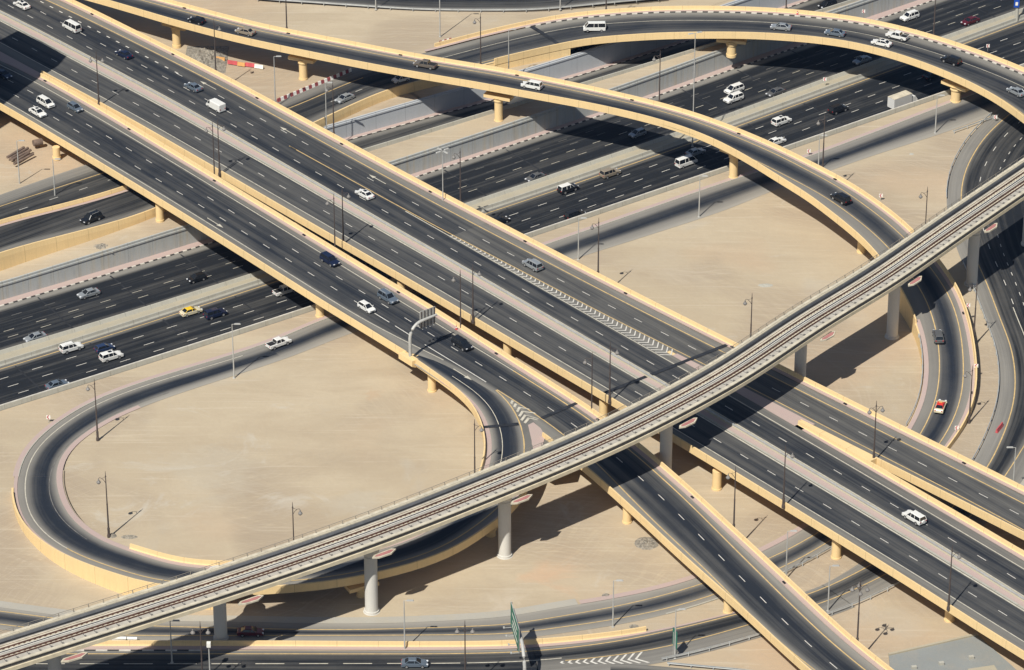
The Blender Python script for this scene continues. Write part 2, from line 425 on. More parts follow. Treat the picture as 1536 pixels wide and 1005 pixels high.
# ================================================================== HIGHWAY (sunken)
H = Road([(0, 459.4, -5.0), (307.7, 367.3, -4.6), (635.5, 262, -4.45), (780, 213.8, -4.45), (898, 174.2, -4.45), (1008, 136.5, -4.45),
          (1140.7, 88.7, -4.45), (1236, 57, -4.45), (1394, 2.5, -4.45)], step=6, sm=40, e0=500, e1=560)
o_base = H.off(T(0, 1, '0,775 1150,430')+T(2, 0, '830,550 1400,335')+T(3, 0, '650,95 940,0'), sm=10)        # foot of the wall
o_nS = H.off([(0, 530.8), (101.7, 500), (386, 411.7), (760, 288.6), (872, 250), (960.8, 220.3), (1083.3, 179.9), (1160, 150), (1284.6, 104.3), (1420, 56), (1536, 15.6)], sm=10)
o_sN = H.off([(0, 554.8), (180, 500), (140.8, 510.8), (400, 424.2), (760, 311.3), (937.3, 250), (989.5, 232), (1109.4, 188.3), (1316, 114), (1451.5, 64.7), (1536, 31.3)], sm=10)
o_bar = H.off([(0, 609.5), (151, 560), (336.4, 500), (400, 479.5), (471, 457), (783.5, 351), (1083, 251.3), (1180.3, 217.7), (1417.6, 138)], z=1.0, sm=10)
XS = lambda x, y, z=0: H.so(x, y, z=z)[0]
s_l = 380; 
S0, S1 = None, None
hw = lambda n, cols, mat, **k: tag(H.sheet(n, cols, mat, None, **k), kind='structure')
# carriageways: one sheet from the kerb to the south wall
hw('road', [(o_bar-.6, .55), (o_bar+1.2, .5), (o_bar+2.6, -.02), (o_sN-1.2, .0), (o_sN-.2, .4), (o_sN+1.0, .55), (o_nS-.6, .5), (o_nS+1.2, .35), (o_nS+2.4, -.02),
            (o_base*0-2.6, -.02), (o_base*0-1.6, .65), (o_base*0-.1, .75)], M_asph2)
hw('pavement', [(o_base*0, 0), (o_base+.3, 0)], M_pink, dz=.17)
kb = tag(H.kerbs(-.3, .32, None, H.S[0]+350, H.S[-1]-420, .18, 1.05, [M_kwht, M_kblk]), kind='structure'); kb.name = 'kerb'
# shelf heights
xs = H.S
shelf2 = np.interp(xs, [XS(0, 400), XS(230, 330), XS(600, 240), XS(1100, 60)], [-.9, -.15, 0, .35])
def wall_thing(name, label, prof, mat, s0=None, s1=None, road=None):
    o = (road or H).loft(name, prof, mat, None, s0, s1, zabs=True); tag(o, label, 'wall'); return o
wall_thing('retaining_wall', 'tall stained grey concrete wall along the far edge of the sunken highway',
           [(o_base, H.z-.5), (o_base+.05, shelf2-.55), (o_base-.12, shelf2-.55), (o_base-.12, shelf2-.2), (o_base+.1, shelf2-.2), (o_base+.1, shelf2+.35), (o_base+.5, shelf2+.35), (o_base+.6, H.z-.5)], M_wallg)
# highway median
def H_line(o, w_, mat, **k): return tag(H.line(o, w_, mat, None, **k), kind='structure')
med = thing('median_barrier', 'pair of low pale concrete barriers with sand between them dividing the sunken highway', 'barrier', (0, 0, 0))
H.loft('concrete_barrier', [(o_nS, 0+H.z*0), (o_nS-.15, .35), (o_nS-.25, .95), (o_nS-.5, .95), (o_nS-.9, .1), (o_nS-.9, 0)], M_conc, med)
H.loft('concrete_barrier', [(o_sN+1.1, 0), (o_sN+1.3, .35), (o_sN+1.4, .95), (o_sN+1.65, .95), (o_sN+1.9, .35), (o_sN+2.1, 0)], M_conc, med)
H.sheet('sand_fill', [(o_sN+2.0, 0), ((o_sN+o_nS)/2, 0, .08), (o_nS-.8, 0)], M_concd, med, dz=.22)
H_line(o_sN, .22, M_yline, name='edge_line')
XE, XW = XS(1700, 0), XS(-150, 600)
def hrow(marks, mat, w_=.15, o=None, L_=2.4):
    tag(H.dashes(H.off(marks, deg=1) if o is None else o, marks, mat, None, XW, XE, w_=w_, L=L_), kind='structure')
hrow(T(2, 1, '68,264 218,211 373,157 530,101 683,49')+T(0, 2, '20,262 205,206 399,144')+T(3, 0, '301,631 440,581 585,528'), M_white)
hrow(T(2, 1, '280,244 433,189 590,135 743,82')+T(0, 2, '78,302 265,243 463,182')+T(3, 0, '358,663 645,558 800,502'), M_white)
hrow(T(2, 1, '488,225 648,169 800,117 952,62')+T(0, 2, '140,341 520,219 728,155 910,97 1090,40')+T(3, 0, '280,740 412,697 555,645 705,590'), M_white)
for i_, m_ in ((1, T(0, 1, '292,942 1035,712 1213,655')), (2, T(0, 1, '480,880 680,824 1390,600')), (3, T(0, 1, '1335,567 860,620')[:1]), (4, T(0, 1, '1215,505'))):
    hrow(m_, M_faint if i_ > 2 else M_wline, .14, o_nS+2.6+(o_base*0-2.4-o_nS-2.6)*i_/5.0)
for t_a in np.arange(XW+12, XE, 17.3):   # sawn transverse joints
    for (oa_, ob_) in ((o_nS+.5, -1.0), (o_bar+1.0, o_sN-.5)):
        if random.random() < .35: continue
        tt_ = np.array([t_a-.18, t_a+.18]); V_t = []
        A_ = H.f(oa_, tt_) if isinstance(oa_, np.ndarray) else [oa_]*2; B_ = H.f(ob_, tt_) if isinstance(ob_, np.ndarray) else [ob_]*2
        for k_ in range(7):
            f_ = k_/6; V_t += [H.at(tt_[0]+random.uniform(-.1, .1), A_[0]+(B_[0]-A_[0])*f_, .03), H.at(tt_[1]+random.uniform(-.1, .1), A_[1]+(B_[1]-A_[1])*f_, .03)]
        tag(mesh_obj('tar_joint', V_t, [(2*k_, 2*k_+1, 2*k_+3, 2*k_+2) for k_ in range(6)], M_tar), kind='structure')
sb = thing('parapet_wall', 'long straight pale concrete parapet along the near edge of the sunken highway', 'wall', (0, 0, 0))
H.loft('parapet', [(o_bar, H.z*0-5.6-H.z), (o_bar, 1.0-H.z), (o_bar-.3, 1.0-H.z), (o_bar-.42, .1-H.z), (o_bar-.42, -1.0-H.z), (o_bar-.6, -5.6-H.z)], M_conc, sb)
H.loft('coping', [(o_bar+.04, .99-H.z), (o_bar+.04, 1.07-H.z), (o_bar-.2, 1.07-H.z), (o_bar-.2, .99-H.z)], M_kwht, sb)
# ground south of the highway
hw('ground', [(o_bar-620, 0, 0), (o_bar-300, 0, 0), (o_bar-150, 0, 0), (o_bar-60, 0, 0), (o_bar-25, 0, 0), (o_bar-.5, 0, 0)], M_sand, zabs=True)
# far service road in its own cutting
o_n2n = H.off([(520.8, 207.3), (677.3, 166.9), (737, 151.2), (853.9, 117.3), (942.5, 91.3), (1036, 61), (1177.7, 11.7), (1219, -2)], z=-5.2, sm=8)
o_w2 = o_n2n+1.2
o_n2s = H.off([(541.7, 223), (739.8, 163.8), (874.7, 122), (1049.4, 70.4), (1222, 17), (1276.8, 0)], z=1.0, sm=8)
sA = XS(455, 225)
tag(H.sheet('road', [(o_n2s-.5, .6), (o_n2s+1.0, .5), (o_n2s+2.2, .12), (o_n2n-2.3, .12), (o_n2n-1.2, .6), (o_n2n-.1, .7)], M_asph2, None, zabs=False, dz=0, s0=sA), kind='structure')
bpy.context.view_layer.update()
_o = C.objects[-1]
for v in _o.data.vertices: v.co.z = -5.35
hw('pavement', [(o_n2n, 0, -5.18), (o_w2+.2, 0, -5.18)], M_pink, zabs=True, s0=sA)
kb = H.kerbs(o_n2n-.3, .32, None, sA, H.S[-1]-420, .18, 1.3, [M_kwht, M_kblk]); tag(kb, kind='structure')
for v in kb.data.vertices: v.co.z = -5.17 if v.co.z > np.interp(0, [0], [0])+H.z.mean()+.08 else -5.37
shelf1 = np.interp(xs, [XS(0, 390), XS(200, 340), XS(500, 170), XS(830, 80), XS(1000, 30)], [-1.2, -.1, -1.3, -.6, 0])
wall_thing('retaining_wall', 'smooth pale blue-grey concrete wall standing behind the narrow sunken service road',
           [(o_w2, -5.6+0*xs), (o_w2+.05, shelf1-.4), (o_w2-.1, shelf1-.4), (o_w2-.1, shelf1), (o_w2+.1, shelf1+.05), (o_w2+.1, shelf1+.35), (o_w2+.5, shelf1+.35), (o_w2+.6, -5.6+0*xs)], M_wallb, s0=sA)
wall_thing('parapet_wall', 'low pale concrete parapet between the sand strip and the narrow sunken service road',
           [(o_n2s, -5.6+0*xs), (o_n2s, 1.0+0*xs), (o_n2s-.3, 1.0+0*xs), (o_n2s-.42, .1+0*xs), (o_n2s-.5, -5.6+0*xs)], M_conc, s0=sA)
hw('ground', [(o_base+.3, 0, shelf2), (o_n2s-.4, 0, shelf2*.5+.1)], M_sand, zabs=True, s0=sA)
sE = H.rngi(sA-.01, sA)  # closing wall of the cutting, under the overpass
q0 = H.at(np.array([sA]), H.f(o_n2s-1, np.array([sA])))[0]; q1 = H.at(np.array([sA]), H.f(o_w2+1, np.array([sA])))[0]
b = MB(); dd = q1-q0; b.box(((q0[0]+q1[0])/2, (q0[1]+q1[1])/2, -2.9), (np.linalg.norm(dd[:2]), .5, 5.4), 0, math.atan2(dd[1], dd[0]))
tag(b.build('end_wall', M_wallg), 'plain grey end wall closing the service road cutting under the overpass', 'wall')

# ================================================================== NORTH ROADS (R1 : far curved ramp)
zr = 1.05
R1 = Road([(-80, 325, 2.9), (0, 297, 2.4), (125, 252.6, 1.65), (260, 208, 1.08), (415, 154, 1.05), (470, 131, 1.05), (528.6, 107, 1.1), (585, 91, 1.2), (646, 77, 1.3),
           (700, 62, 1.5), (780, 43, 1.9), (804, 37.8, 2.05), (834, 32, 2.3), (864.3, 27.4, 2.7), (942.5, 20.9, 4.0), (1020.8, 17.7, 5.3), (1136, 19.6, 6.6),
           (1214, 25.6, 7.0), (1282, 33.9, 7.2), (1344.6, 46.9, 7.2), (1396.8, 61.3, 7.2), (1448.9, 78.2, 7.2), (1501, 97.8, 7.2), (1536, 112, 7.2), (1590, 139, 7.2), (1640, 172, 7.2)], step=3, sm=12, e0=60)
r1S_pts = [(0, 376, ), (232, 319.5), (466, 180.5), (547, 149), (596.4, 129.5), (625, 121.5)]
r1S_b = [(726.8, 91.3), (780, 78.2), (822.6, 68.3), (890.4, 56.1), (968.6, 50.8), (1046.8, 47.7), (1160, 49.5), (1214.2, 53.5), (1292.5, 65.2), (1357.6, 83.4), (1409.8, 101.7), (1462, 125.2), (1501, 148.6), (1536, 174.7)]
def off_mix(R, groups, sm=5):
    A = []
    for pts, dz in groups: A += [R.so(p[0], p[1], dz) for p in pts]
    A.sort(); return smooth1(np.interp(R.S, [a[0] for a in A], [a[1] for a in A]), sm)
r1S = off_mix(R1, [(r1S_pts, .15), (r1S_b, 1.0)], 8)
rs = lambda x, y, dz=0.0: R1.so(x, y, dz)[0]
sW0 = rs(640, 79); sBr = rs(835, 32); sX0 = rs(430, 150)
# the same wall line in the highway's frame, for the ground sheets
hwl = []
for i_ in range(0, R1.n):
    if R1.S[i_] > sBr: break
    p_ = R1.at(R1.S[i_], float(r1S[i_]))[:2]; k_ = int(np.argmin(((H.Q[:, :2]-p_)**2).sum(1))); v_ = p_-H.Q[k_, :2]
    hwl.append((H.S[k_]+float(v_@H.D[k_]), float(v_@H.N[k_])))
hwl.sort(); hw_o = np.interp(H.S, [a[0] for a in hwl], [a[1] for a in hwl])
hw_o = np.maximum(hw_o, np.where(H.S < sA, o_base, o_w2)+.8)
gN = np.interp(xs, [XS(0, 376, 1), XS(240, 315, 1), XS(830, 80, 1), XS(1000, 30, 0)], [2.35, 1.0, 1.0, .05])
hw('ground', [(o_w2+.5, 0, shelf1), (hw_o+.3, 0, shelf1)], M_sand, zabs=True, s0=XS(640, 150))
i_ = XS(640, 150)
hw('ground', [(o_base+.3, 0, shelf2), (hw_o+.3, 0, shelf1)], M_sand, zabs=True, s1=sA+1)
hw('ground', [(np.where(H.S < sA, o_base, o_w2)+.4, 0, shelf1), (hw_o+.3, 0, shelf1)], M_sand, zabs=True, s0=sA, s1=i_+1)
hw('ground', [(hw_o+.1, 0, gN), (hw_o+14, 0, gN), (hw_o+60, 0, gN*.5), (hw_o+300, 0, 0*gN), (hw_o+700, 0, 0*gN)], M_sand, zabs=True)

far = thing('ramp_bridge', 'wide curved ramp bridge at the far side with a black and white kerb', 'bridge', R1.at(sBr+60, 0))
R1.sheet('road_surface', [(r1S-.2, .5), (r1S+1.6, .5), (r1S+2.8, .1), (r1S*.5, .05), (-3.2, .15), (-1.6, .6), (-.2, .6)], M_asph, far, .0, s0=sW0-8)
tag(R1.sheet('road', [(r1S-.1, .55), (r1S+1.5, .5), (r1S+2.6, .1), (r1S*.5, .05), (-3.6, .15), (-2.2, .6), (-.2, .7), (1.2, .9)], M_asph2, None, .04, s1=sW0-7.5), kind='structure')
R1.sheet('pavement', [(0, 0), (1.0, 0)], M_pink, far, .17, s0=sW0)
R1.barrier('parapet', .9, 1, M_yel, far, sW0+3, None, h=1.05, down=1.0)
R1.barrier('parapet', r1S+.14, -1, M_yel, far, rs(700, 62), None, h=1.05, down=.65)
R1.kerbs(-.32, .34, far, sBr-8, R1.S[-1], .2, 1.3, [M_kwht, M_kblk])
R1.loft('deck', [(r1S-.25, -.08), (r1S-.25, -.6), (r1S*.72, -1.1), (r1S*.66, -2.4), (r1S*.25, -2.4), (r1S*.2, -1.3), (1.3, -1.0), (1.3, -.08)], M_yel, far, sBr, None)
R1.line(r1S+1.3, .2, M_yline, far, sW0-8)
wl = off_mix(R1, [([(674.7, 84), (780, 57.9), (760, 62), (838, 44.3), (942.5, 33.4), (1046.8, 31.3), (1160, 33.9), (1136, 33), (1214, 38.5), (1292, 51), (1357, 66), (1422, 86), (1487, 110), (1530, 128)], 0)], 10)
R1.line(wl, .16, M_wline, far, sW0-4, name='centre_line')
rw = R1.loft('retaining_wall', [(r1S-.1, .12), (r1S+.25, .12), (r1S+.25, -4.5), (r1S-.35, -4.5), (r1S-.25, -1)], M_yel, None, 0, sX0)
tag(rw, 'plain yellow retaining wall below the pair of roads at the left edge', 'wall')
rw = R1.loft('retaining_wall', [(r1S-.1, .12), (r1S+.25, .12), (r1S+.25, -4.6), (r1S-.35, -4.6), (r1S-.25, -1)], M_yel, None, sX0+.5, sBr-.3)
tag(rw, 'yellow retaining wall beside the far road, ending where the curved ramp bridge starts', 'wall')
rw = R1.loft('retaining_wall', [(.95, .2), (1.3, .2), (1.3, -4.6), (.95, -4.6)], M_yel, None, sW0+3, sBr-.3)
tag(rw, 'sand-coloured back wall along the outer side of the far ramp before its bridge starts', 'wall')
tag(R1.line(off_mix(R1, [(T(1, 0, '210,622 700,425')+T(0, 1, '0,228 570,48'), 0)]), .22, M_yline, None, 0, sW0-20, .08), kind='structure')
md = off_mix(R1, [(T(0, 1, '133,241 308,185 482,130'), 0)])
a = R1.dashes(md, T(0, 1, '133,241 308,185 482,130'), M_white, None, 60, sX0, dz=.08); tag(a, kind='structure')
a = R1.dashes(off_mix(R1, [(T(1, 0, '310,638 460,582 610,521'), 0)]), T(1, 0, '310,638 460,582 610,521'), M_white, None, sX0, sW0-20, dz=.08); tag(a, kind='structure')
# barrier between the two roads on the left
mb_o = off_mix(R1, [([(0, 328.2), (146, 293)], 1.0)])
a = R1.loft('dividing_barrier', [(mb_o+.15, 0), (mb_o+.15, 1.0), (mb_o-.15, 1.0), (mb_o-.35, .3), (mb_o-.35, 0)], M_yel, None, 0, rs(150, 262), )
tag(a, 'low yellow concrete barrier between the two roads at the left edge', 'barrier')
a = R1.loft('dividing_barrier', [(mb_o+.15, 0), (mb_o+.15, .9), (mb_o-.15, .9), (mb_o-.35, .3), (mb_o-.35, 0)], M_concd, None, rs(150, 262)+.05, rs(300, 195))
tag(a, 'dusty grey stretch of barrier running under the overpass between two roads', 'barrier')
tag(R1.sheet('pavement', [(mb_o-.3, 0), (mb_o-1.2, 0)], M_pink, None, .14, 0, rs(150, 262)), kind='structure')

def rdir(R, st):
    i = min(R.n-1, int(st/R.step)); return math.atan2(R.D[i][1], R.D[i][0])
def pier(parent, x, y, z0, ztop, r=.9, flare=True, wide=0, rz=0, mat=None):
    """round column with a flared head; (x, y) on the ground"""
    mat = mat or M_yel
    b = MB(); b.lathe((x, y, z0-.4), [(r*1.12, 0), (r*1.12, .7), (r, .72), (r, ztop-z0+.4)], 22)
    p = b.build('pier', mat, parent, False)
    if flare:
        c = MB(); c.lathe((x, y, ztop-.9), [(r*1.0+.01, -.25), (r*1.22, -.15), (r*1.25, .15), (r*1.15, .3), (r*1.5, .9)], 22)
        if wide: c.box((x, y, ztop-.35+.45), (wide, 2.4, .75), 0, rz)
        h = c.build('pier_head', mat, None); h.parent = p
        if parent is not None: h.data.transform(Matrix.Translation(-parent.location))
    return p
def pier_px(parent, px, py, zt, z0=0, **k):
    q = U(px, py, z0); return pier(parent, q[0], q[1], z0, zt, **k)
# ================================================================== MAIN OVERPASS
MZ = 6.0
G = Road(P('0,31.3 26,44.4 100,84.6 138,104.5 244,160 317.3,201.8 400,248.3 560,339.9 706.3,422.9 837.8,500 980,582.5 1180,701.6 1340,797.2 1376,818.8 1517,905'), z=MZ, step=4, sm=30, e0=90, e1=70)
DG = 4
goi = lambda pts: G.off(pts, sm=8)
def go(pts, dz=0.0, deg=DG): return G.off(pts, dz=dz, deg=deg)
gx = lambda x, y: G.so(x, y)[0]
a_foot = go(Z(0, 0, '1000,30 1531,310')+Z(240, 60, '0,105 500,360 740,480 1531,885')+Z(560, 220, '0,195 1200,830 1500,990')+Z(860, 400, '0,5 500,250 1531,760')+Z(1180, 600, '760,0 1280,260 1531,385')+Z(1376, 700, '800,0 1531,375'))
y_ne = go(Z(0, 0, '665,0 1531,415')+Z(240, 60, '0,220 1490,1000')+Z(560, 220, '0,325 1230,1000')+Z(860, 400, '0,135 1531,920')+Z(1180, 600, '470,0 1531,540')+Z(1376, 700, '480,0 1531,535'))
med_n = go(Z(0, 0, '0,165 1531,955')+Z(560, 320, '0,30 1400,850')+Z(1180, 700, '300,0 1531,745')+Z(1376, 800, '20,0 1531,925'))
sw_line = go(Z(0, 100, '720,40 1531,475')+Z(240, 160, '0,330 1190,1000')+Z(560, 320, '0,555 770,1005')+Z(820, 500, '0,285 1190,980')+Z(1180, 700, '0,425 960,1005')+Z(1376, 800, '0,610 640,1005'))
sw_bar = go(Z(0, 100, '620,60 1531,555')+Z(240, 160, '0,405 1040,1000')+Z(560, 320, '0,640 620,1005')+Z(820, 500, '0,365 1080,1000')+Z(1180, 700, '0,515 800,1005')+Z(1376, 800, '0,715 430,990'), 1.0)
m3_y = goi(Z(820, 500, '1340,0 1531,75')+Z(860, 400, '0,455 1070,1000')+Z(1180, 600, '0,95 1531,890')+Z(1376, 700, '0,105 1531,895')+Z(560, 220, '0,650 620,1000')+Z(560, 320, '1100,300 1531,520')+[(433.5, 219), (500, 256), (547, 281)])
m1_w = goi(Z(560, 320, '510,0 1100,320 1531,590')+Z(860, 400, '0,575 750,1000')+Z(820, 500, '1060,0 1531,275')+Z(1180, 600, '0,415 1000,1000')+Z(1180, 700, '920,0 1531,355')+Z(1376, 700, '0,560 740,1000')+Z(1376, 800, '665,0 1531,515'))
m1_bar = go(Z(1180, 600, '210,380 1210,1005')+Z(1376, 700, '0,400 1020,1000')+Z(1376, 800, '950,0 1531,340'), deg=1)     # inner foot, right carriageway side
m3_bar = go(Z(1180, 600, '270,290 1531,960')+Z(1376, 700, '0,155 1531,915'), 1.0, deg=1)
g_tip = gx(1205, 634); g_gore0 = gx(677, 354); g_gore1 = gx(999, 528)
g_join = gx(62, 112); gA, gB = 0.0, G.S[-1]
print('M offs', [round(float(np.interp(gx(600, 362), G.S, q)), 1) for q in (a_foot, y_ne, med_n, sw_line, sw_bar, m3_y, m1_w)])
print('M offs right', [round(float(np.interp(gx(1400, 833), G.S, q)), 1) for q in (a_foot, y_ne, m3_y, m3_bar, m1_bar, m1_w, med_n, sw_line, sw_bar)])
ov = thing('overpass_bridge', 'broad straight yellow-edged overpass with two carriageways and a pink central strip', 'bridge', G.at(G.S[-1]*.5, 0))
# surfaces
G.sheet('road_surface', [(sw_bar, .55), (sw_line-.1, .5), (sw_line+.3, .12), (0*sw_bar-.3, .15), (0.1, .45), (med_n*.12, .55)], M_asph, ov, 0)
G.sheet('pavement', [(med_n*.10, 0), (med_n*.25, 0)], M_conc, ov, .1)
G.sheet('pavement', [(med_n*.25, 0), (med_n*.64, 0)], M_pink, ov, .12)
G.loft('median_kerb', [(med_n, 0), (med_n, .2), (med_n*.95, .42), (med_n*.70, .42), (med_n*.64, .2), (med_n*.64, 0)], M_concd, ov)
G.line(med_n*.8, .12, M_yline, ov, dz=.43); G.line(med_n*.92, .1, M_concd, ov, dz=.43)
t_ = G.S
nl = np.minimum(m1_w+0, a_foot)
split = np.clip((t_-g_tip)/8, 0, 1)
G.sheet('road_surface', [(med_n-.1, .45), (med_n+.7, .2), (med_n+1.2, .08), ((med_n+a_foot)/2, .05), (y_ne-.6, .15), (y_ne, .45), (y_ne+.3, .55), (a_foot-.9, .6)], M_asph, ov, 0, s1=g_gore0)
G.sheet('road_surface', [(med_n-.1, .45), (med_n+.7, .2), (med_n+1.2, .08), (m1_w-.5, .03), (m1_w+.1, .4), (np.maximum(m1_w+2.1, m1_bar-.85), .5)], M_asph, ov, 0, s0=g_gore1)
G.sheet('road_surface', [(med_n-.1, .45), (med_n+.7, .2), (med_n+1.2, .08), (m1_w-.5, .03), (m1_w+.1, .35), ((m3_y+m1_w)/2, .5), (m3_y-.1, .4), (m3_y+.4, .22), (y_ne-.6, .2), (y_ne, .45), (y_ne+.3, .5), (a_foot-.9, .5)], M_asph, ov, 0, s0=g_gore0, s1=g_gore1)
G.sheet('road_surface', [(m3_bar, .4), (m3_y-.1, .4), (m3_y+.4, .22), (y_ne-.6, .2), (y_ne, .45), (y_ne+.3, .5), (a_foot-.9, .5)], M_asph, ov, 0, s0=g_gore1)
G.sheet('pavement', [(a_foot-.95, 0), (a_foot+.1, 0)], M_pink, ov, .12)
G.sheet('pavement', [(np.maximum(m1_w+1.9, m1_bar-1.0), 0), (m1_bar+.05, 0)], M_pink, ov, .12, s0=g_tip)
G.sheet('pavement', [(m1_w+1.9, 0), (m3_y-.9, 0)], M_pink, ov, .12, s0=g_gore1+2, s1=g_tip+2)
G.barrier('parapet', a_foot, 1, M_yel, ov, h=1.0)
G.barrier('parapet', sw_bar+.16, -1, M_yel, ov, g_join, None, h=1.0, down=.65)
G.barrier('parapet', m1_bar, 1, M_yel, ov, g_tip, None, h=1.0, down=.65)
G.loft('parapet_fill', [(m1_bar+.2, .99), (m3_bar-.1, .99), (m3_bar-.1, -.5), (m1_bar+.2, -.5)], M_yel, ov, g_tip+.5, gx(1310, 696))
G.barrier('parapet', m3_bar+.16, -1, M_yel, ov, g_tip, None, h=1.0, down=.65)
def slab(R, name, oa, ob, mat, par, s0=None, s1=None, zt=-.05, th=.85, gird=True):
    pr = [(oa, zt), (oa, -.6), (oa+1.4, -.9), (oa+2.4, -2.0), (ob-2.4, -2.0), (ob-1.4, -.9), (ob, -.6), (ob, zt)]
    return R.loft(name, pr, mat, par, s0, s1)
slab(G, 'deck', sw_bar-.25, a_foot+.4, M_yel, ov, None, g_tip)
slab(G, 'deck', sw_bar-.25, m1_bar+.4, M_yel, ov, g_tip)
slab(G, 'deck', m3_bar-.25, a_foot+.4, M_yel, ov, g_tip)
# guard rail on the median
G.loft('guard_rail', [(med_n*.67, .6), (med_n*.67, .95), (med_n*.67-.1, .95), (med_n*.67-.1, .6)], M_galv, ov)
b = MB()
for t in np.arange(3, gB, 2.25):
    q = G.at(t, float(np.interp(t, G.S, med_n))*.72, .55); b.box(q, (.16, .5, .5), 0)
tag(b.build('rail_post', M_galv, ov), kind='stuff')
# lines
G.line(0, .32, M_wline, ov); G.line(sw_line, .2, M_wline, ov); G.line(med_n+.35, .2, M_wline, ov); G.line(y_ne, .25, M_yline, ov)
G.line(m3_y, .22, M_yline, ov, gx(434, 219)); G.line(m1_w, .22, M_wline, ov, gx(600, 320))
D = lambda o, marks, s0, s1, **k: G.dashes(go(marks, deg=k.pop('deg', 1)) if o is None else o, marks, M_white, ov, s0, s1, **k)
D(None, T(1, 1, '53,50 304,194 688,416 1083,646 1490,881')+T(3, 3, '375,45 707,247 1052,457 1409,679')+T(0, 0, '440,417 545,473')[:1]+Z(0, 0, '215,565 510,722'), 0, gB, deg=3)
rowA = T(0, 0, '174,97 525,280 881,471')+T(1, 1, '145,-95 145,-95')[:0]+Z(560, 320, '545,180 870,370 1197,555')+Z(1180, 600, '277,765')+Z(1180, 700, '675,42 1075,282')+Z(1376, 800, '465,80 903,343 1350,615')+Z(820, 500, '1105,205')
D(None, rowA, 0, gB, deg=4)
rowB = T(0, 0, '245,75 485,198 840,388 958,453')+Z(240, 60, '870,820 395,715')[:0]+T(0, 0, '1190,578')[:0]
D(None, Z(0, 0, '160,100 435,243')[:0]+Z(0, 0, '617,190 1213,500 1485,640')+Z(240, 60, '95,555 395,715 685,865')+Z(240, 160, '995,82 1295,250'), 0, gx(470, 240), deg=2)
D(None, Z(0, 0, '600,35 750,110 895,187 1047,265 1193,340 1340,415 1490,495')+Z(240, 60, '90,397'), 0, gx(275, 115), L=1.3, per=3.92, w_=.28, deg=1)
D(None, Z(240, 60, '280,500 590,665 873,820 1175,980')+Z(560, 220, '290,650 618,828 950,1005')+Z(860, 400, '175,388 520,565 905,762 1330,970')+Z(1180, 600, '260,65 670,272 1088,487')+Z(1376, 700, '500,190 937,415 1395,650'), gx(265, 110), gB, deg=4)
# chevrons in the nose between the two carriageways
def chevrons(R, oa, ob, s0, s1, par, n, sgn=1, w_=.5, dz=.05):
    b = MB(); st = np.linspace(s0, s1, n)
    for t in st:
        A = float(np.interp(t, R.S, oa)); B = float(np.interp(t, R.S, ob)); wd = abs(B-A)
        if wd < .5: continue
        lo, hi = min(A, B)+.15*min(1, wd/3), max(A, B)-.15*min(1, wd/3); mid = (lo+hi)/2; k = sgn*(hi-lo)*.5*.9
        pts = [(t, lo), (t+k, mid), (t, hi)]
        V = []
        for (a_, o_) in pts: V += [R.at(a_-w_/2, o_, dz), R.at(a_+w_/2, o_, dz)]
        b.add(V, [(0, 1, 3, 2), (2, 3, 5, 4)])
    return b.build('chevron_marking', M_white, par)
chevrons(G, m1_w+.1, m3_y-.1, g_gore0, g_gore1, ov, 52, w_=.32)
def arrow(R, st, o, par, sgn=1, turn=0, dz=.05, mat=None):
    """road arrow; sgn +1 points along increasing station"""
    V = []
    def q(a, l): V.append(R.at(st+sgn*a, o+l, dz))
    for a, l in [(-3, -.1), (1, -.1), (1, .1), (-3, .1), (1, -.45), (3, 0), (1, .45)]: q(a, l)
    F = [(0, 1, 2, 3), (4, 5, 6)]
    return mesh_obj('arrow_marking', V, F, mat or M_wline, par)
for x, y in [(312, 128), (432, 197), (566, 269)]:
    st, o = G.so(x, y); arrow(G, st, o, ov, -1)
# piers under the overpass
for px, py in [(1075, 733), (1254, 836), (1424, 930)]:
    pier_px(ov, px, py, 4.1, r=.9, flare=False)
def pr(Pw):
    v = np.array(Pw)-POS; q = v@FWD; return np.array([768+FPX*(v@RGT)/q, 502.5-FPX*(v@UPV)/q])
for tx in (290, 447, 602, 762, 905):
    st_ = min(np.arange(0, gB, .5), key=lambda t: abs(pr(G.at(t, float(np.interp(t, G.S, sw_bar))+1.4, -3))[0]-tx))
    q = G.at(st_, float(np.interp(st_, G.S, sw_bar))+1.4); pier(ov, q[0], q[1], 0 if tx > 500 or tx < 300 else -4.6, 4.1, r=.85, flare=False)
    q = G.at(st_, float(np.interp(st_, G.S, a_foot))-2.5); pier(ov, q[0], q[1], 0 if tx > 750 or tx < 200 else -5.3, 4.1, r=.85, flare=False)
def joint(R, st, oa, ob, par, w_=1.5, skew=0):  # thin dark navy strip laid flat across a deck
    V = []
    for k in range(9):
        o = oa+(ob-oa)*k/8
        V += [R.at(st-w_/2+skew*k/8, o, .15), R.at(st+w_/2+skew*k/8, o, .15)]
    return mesh_obj('deck_band', V, [(2*i, 2*i+1, 2*i+3, 2*i+2) for i in range(8)], M_band, par)
sj, oj = G.so(905, 591); sk, ok = G.so(1090, 518)
joint(G, sj, oj, ok, ov, .95, sk-sj)  # dark band across the deck

# ================================================================== SECOND OVERPASS (M2)
K = Road(P('6,100.5 52.2,123 160,184.6', 0, 0, 1)+Z(240, 260, '440,0 800,220 1531,665')+Z(560, 420, '0,75 680,480 1100,750')+Z(700, 560, '730,0 1100,235 1480,470')+[(905, 645), (948, 677.6)]+
         Z(1000, 700, '0,225 400,600 800,1005')+P('435,0 1000,530 1534,975', 1100, 880, 7.68)[1:], z=MZ, step=3, sm=14, e0=95, e1=50)
s9, s10 = K.so(905, 645)[0], K.so(1300, 1005)[0]
K.z = K.Q[:, 2] = np.interp(K.S, [s9, s9+30, s10], [MZ, 5.4, 4.3])
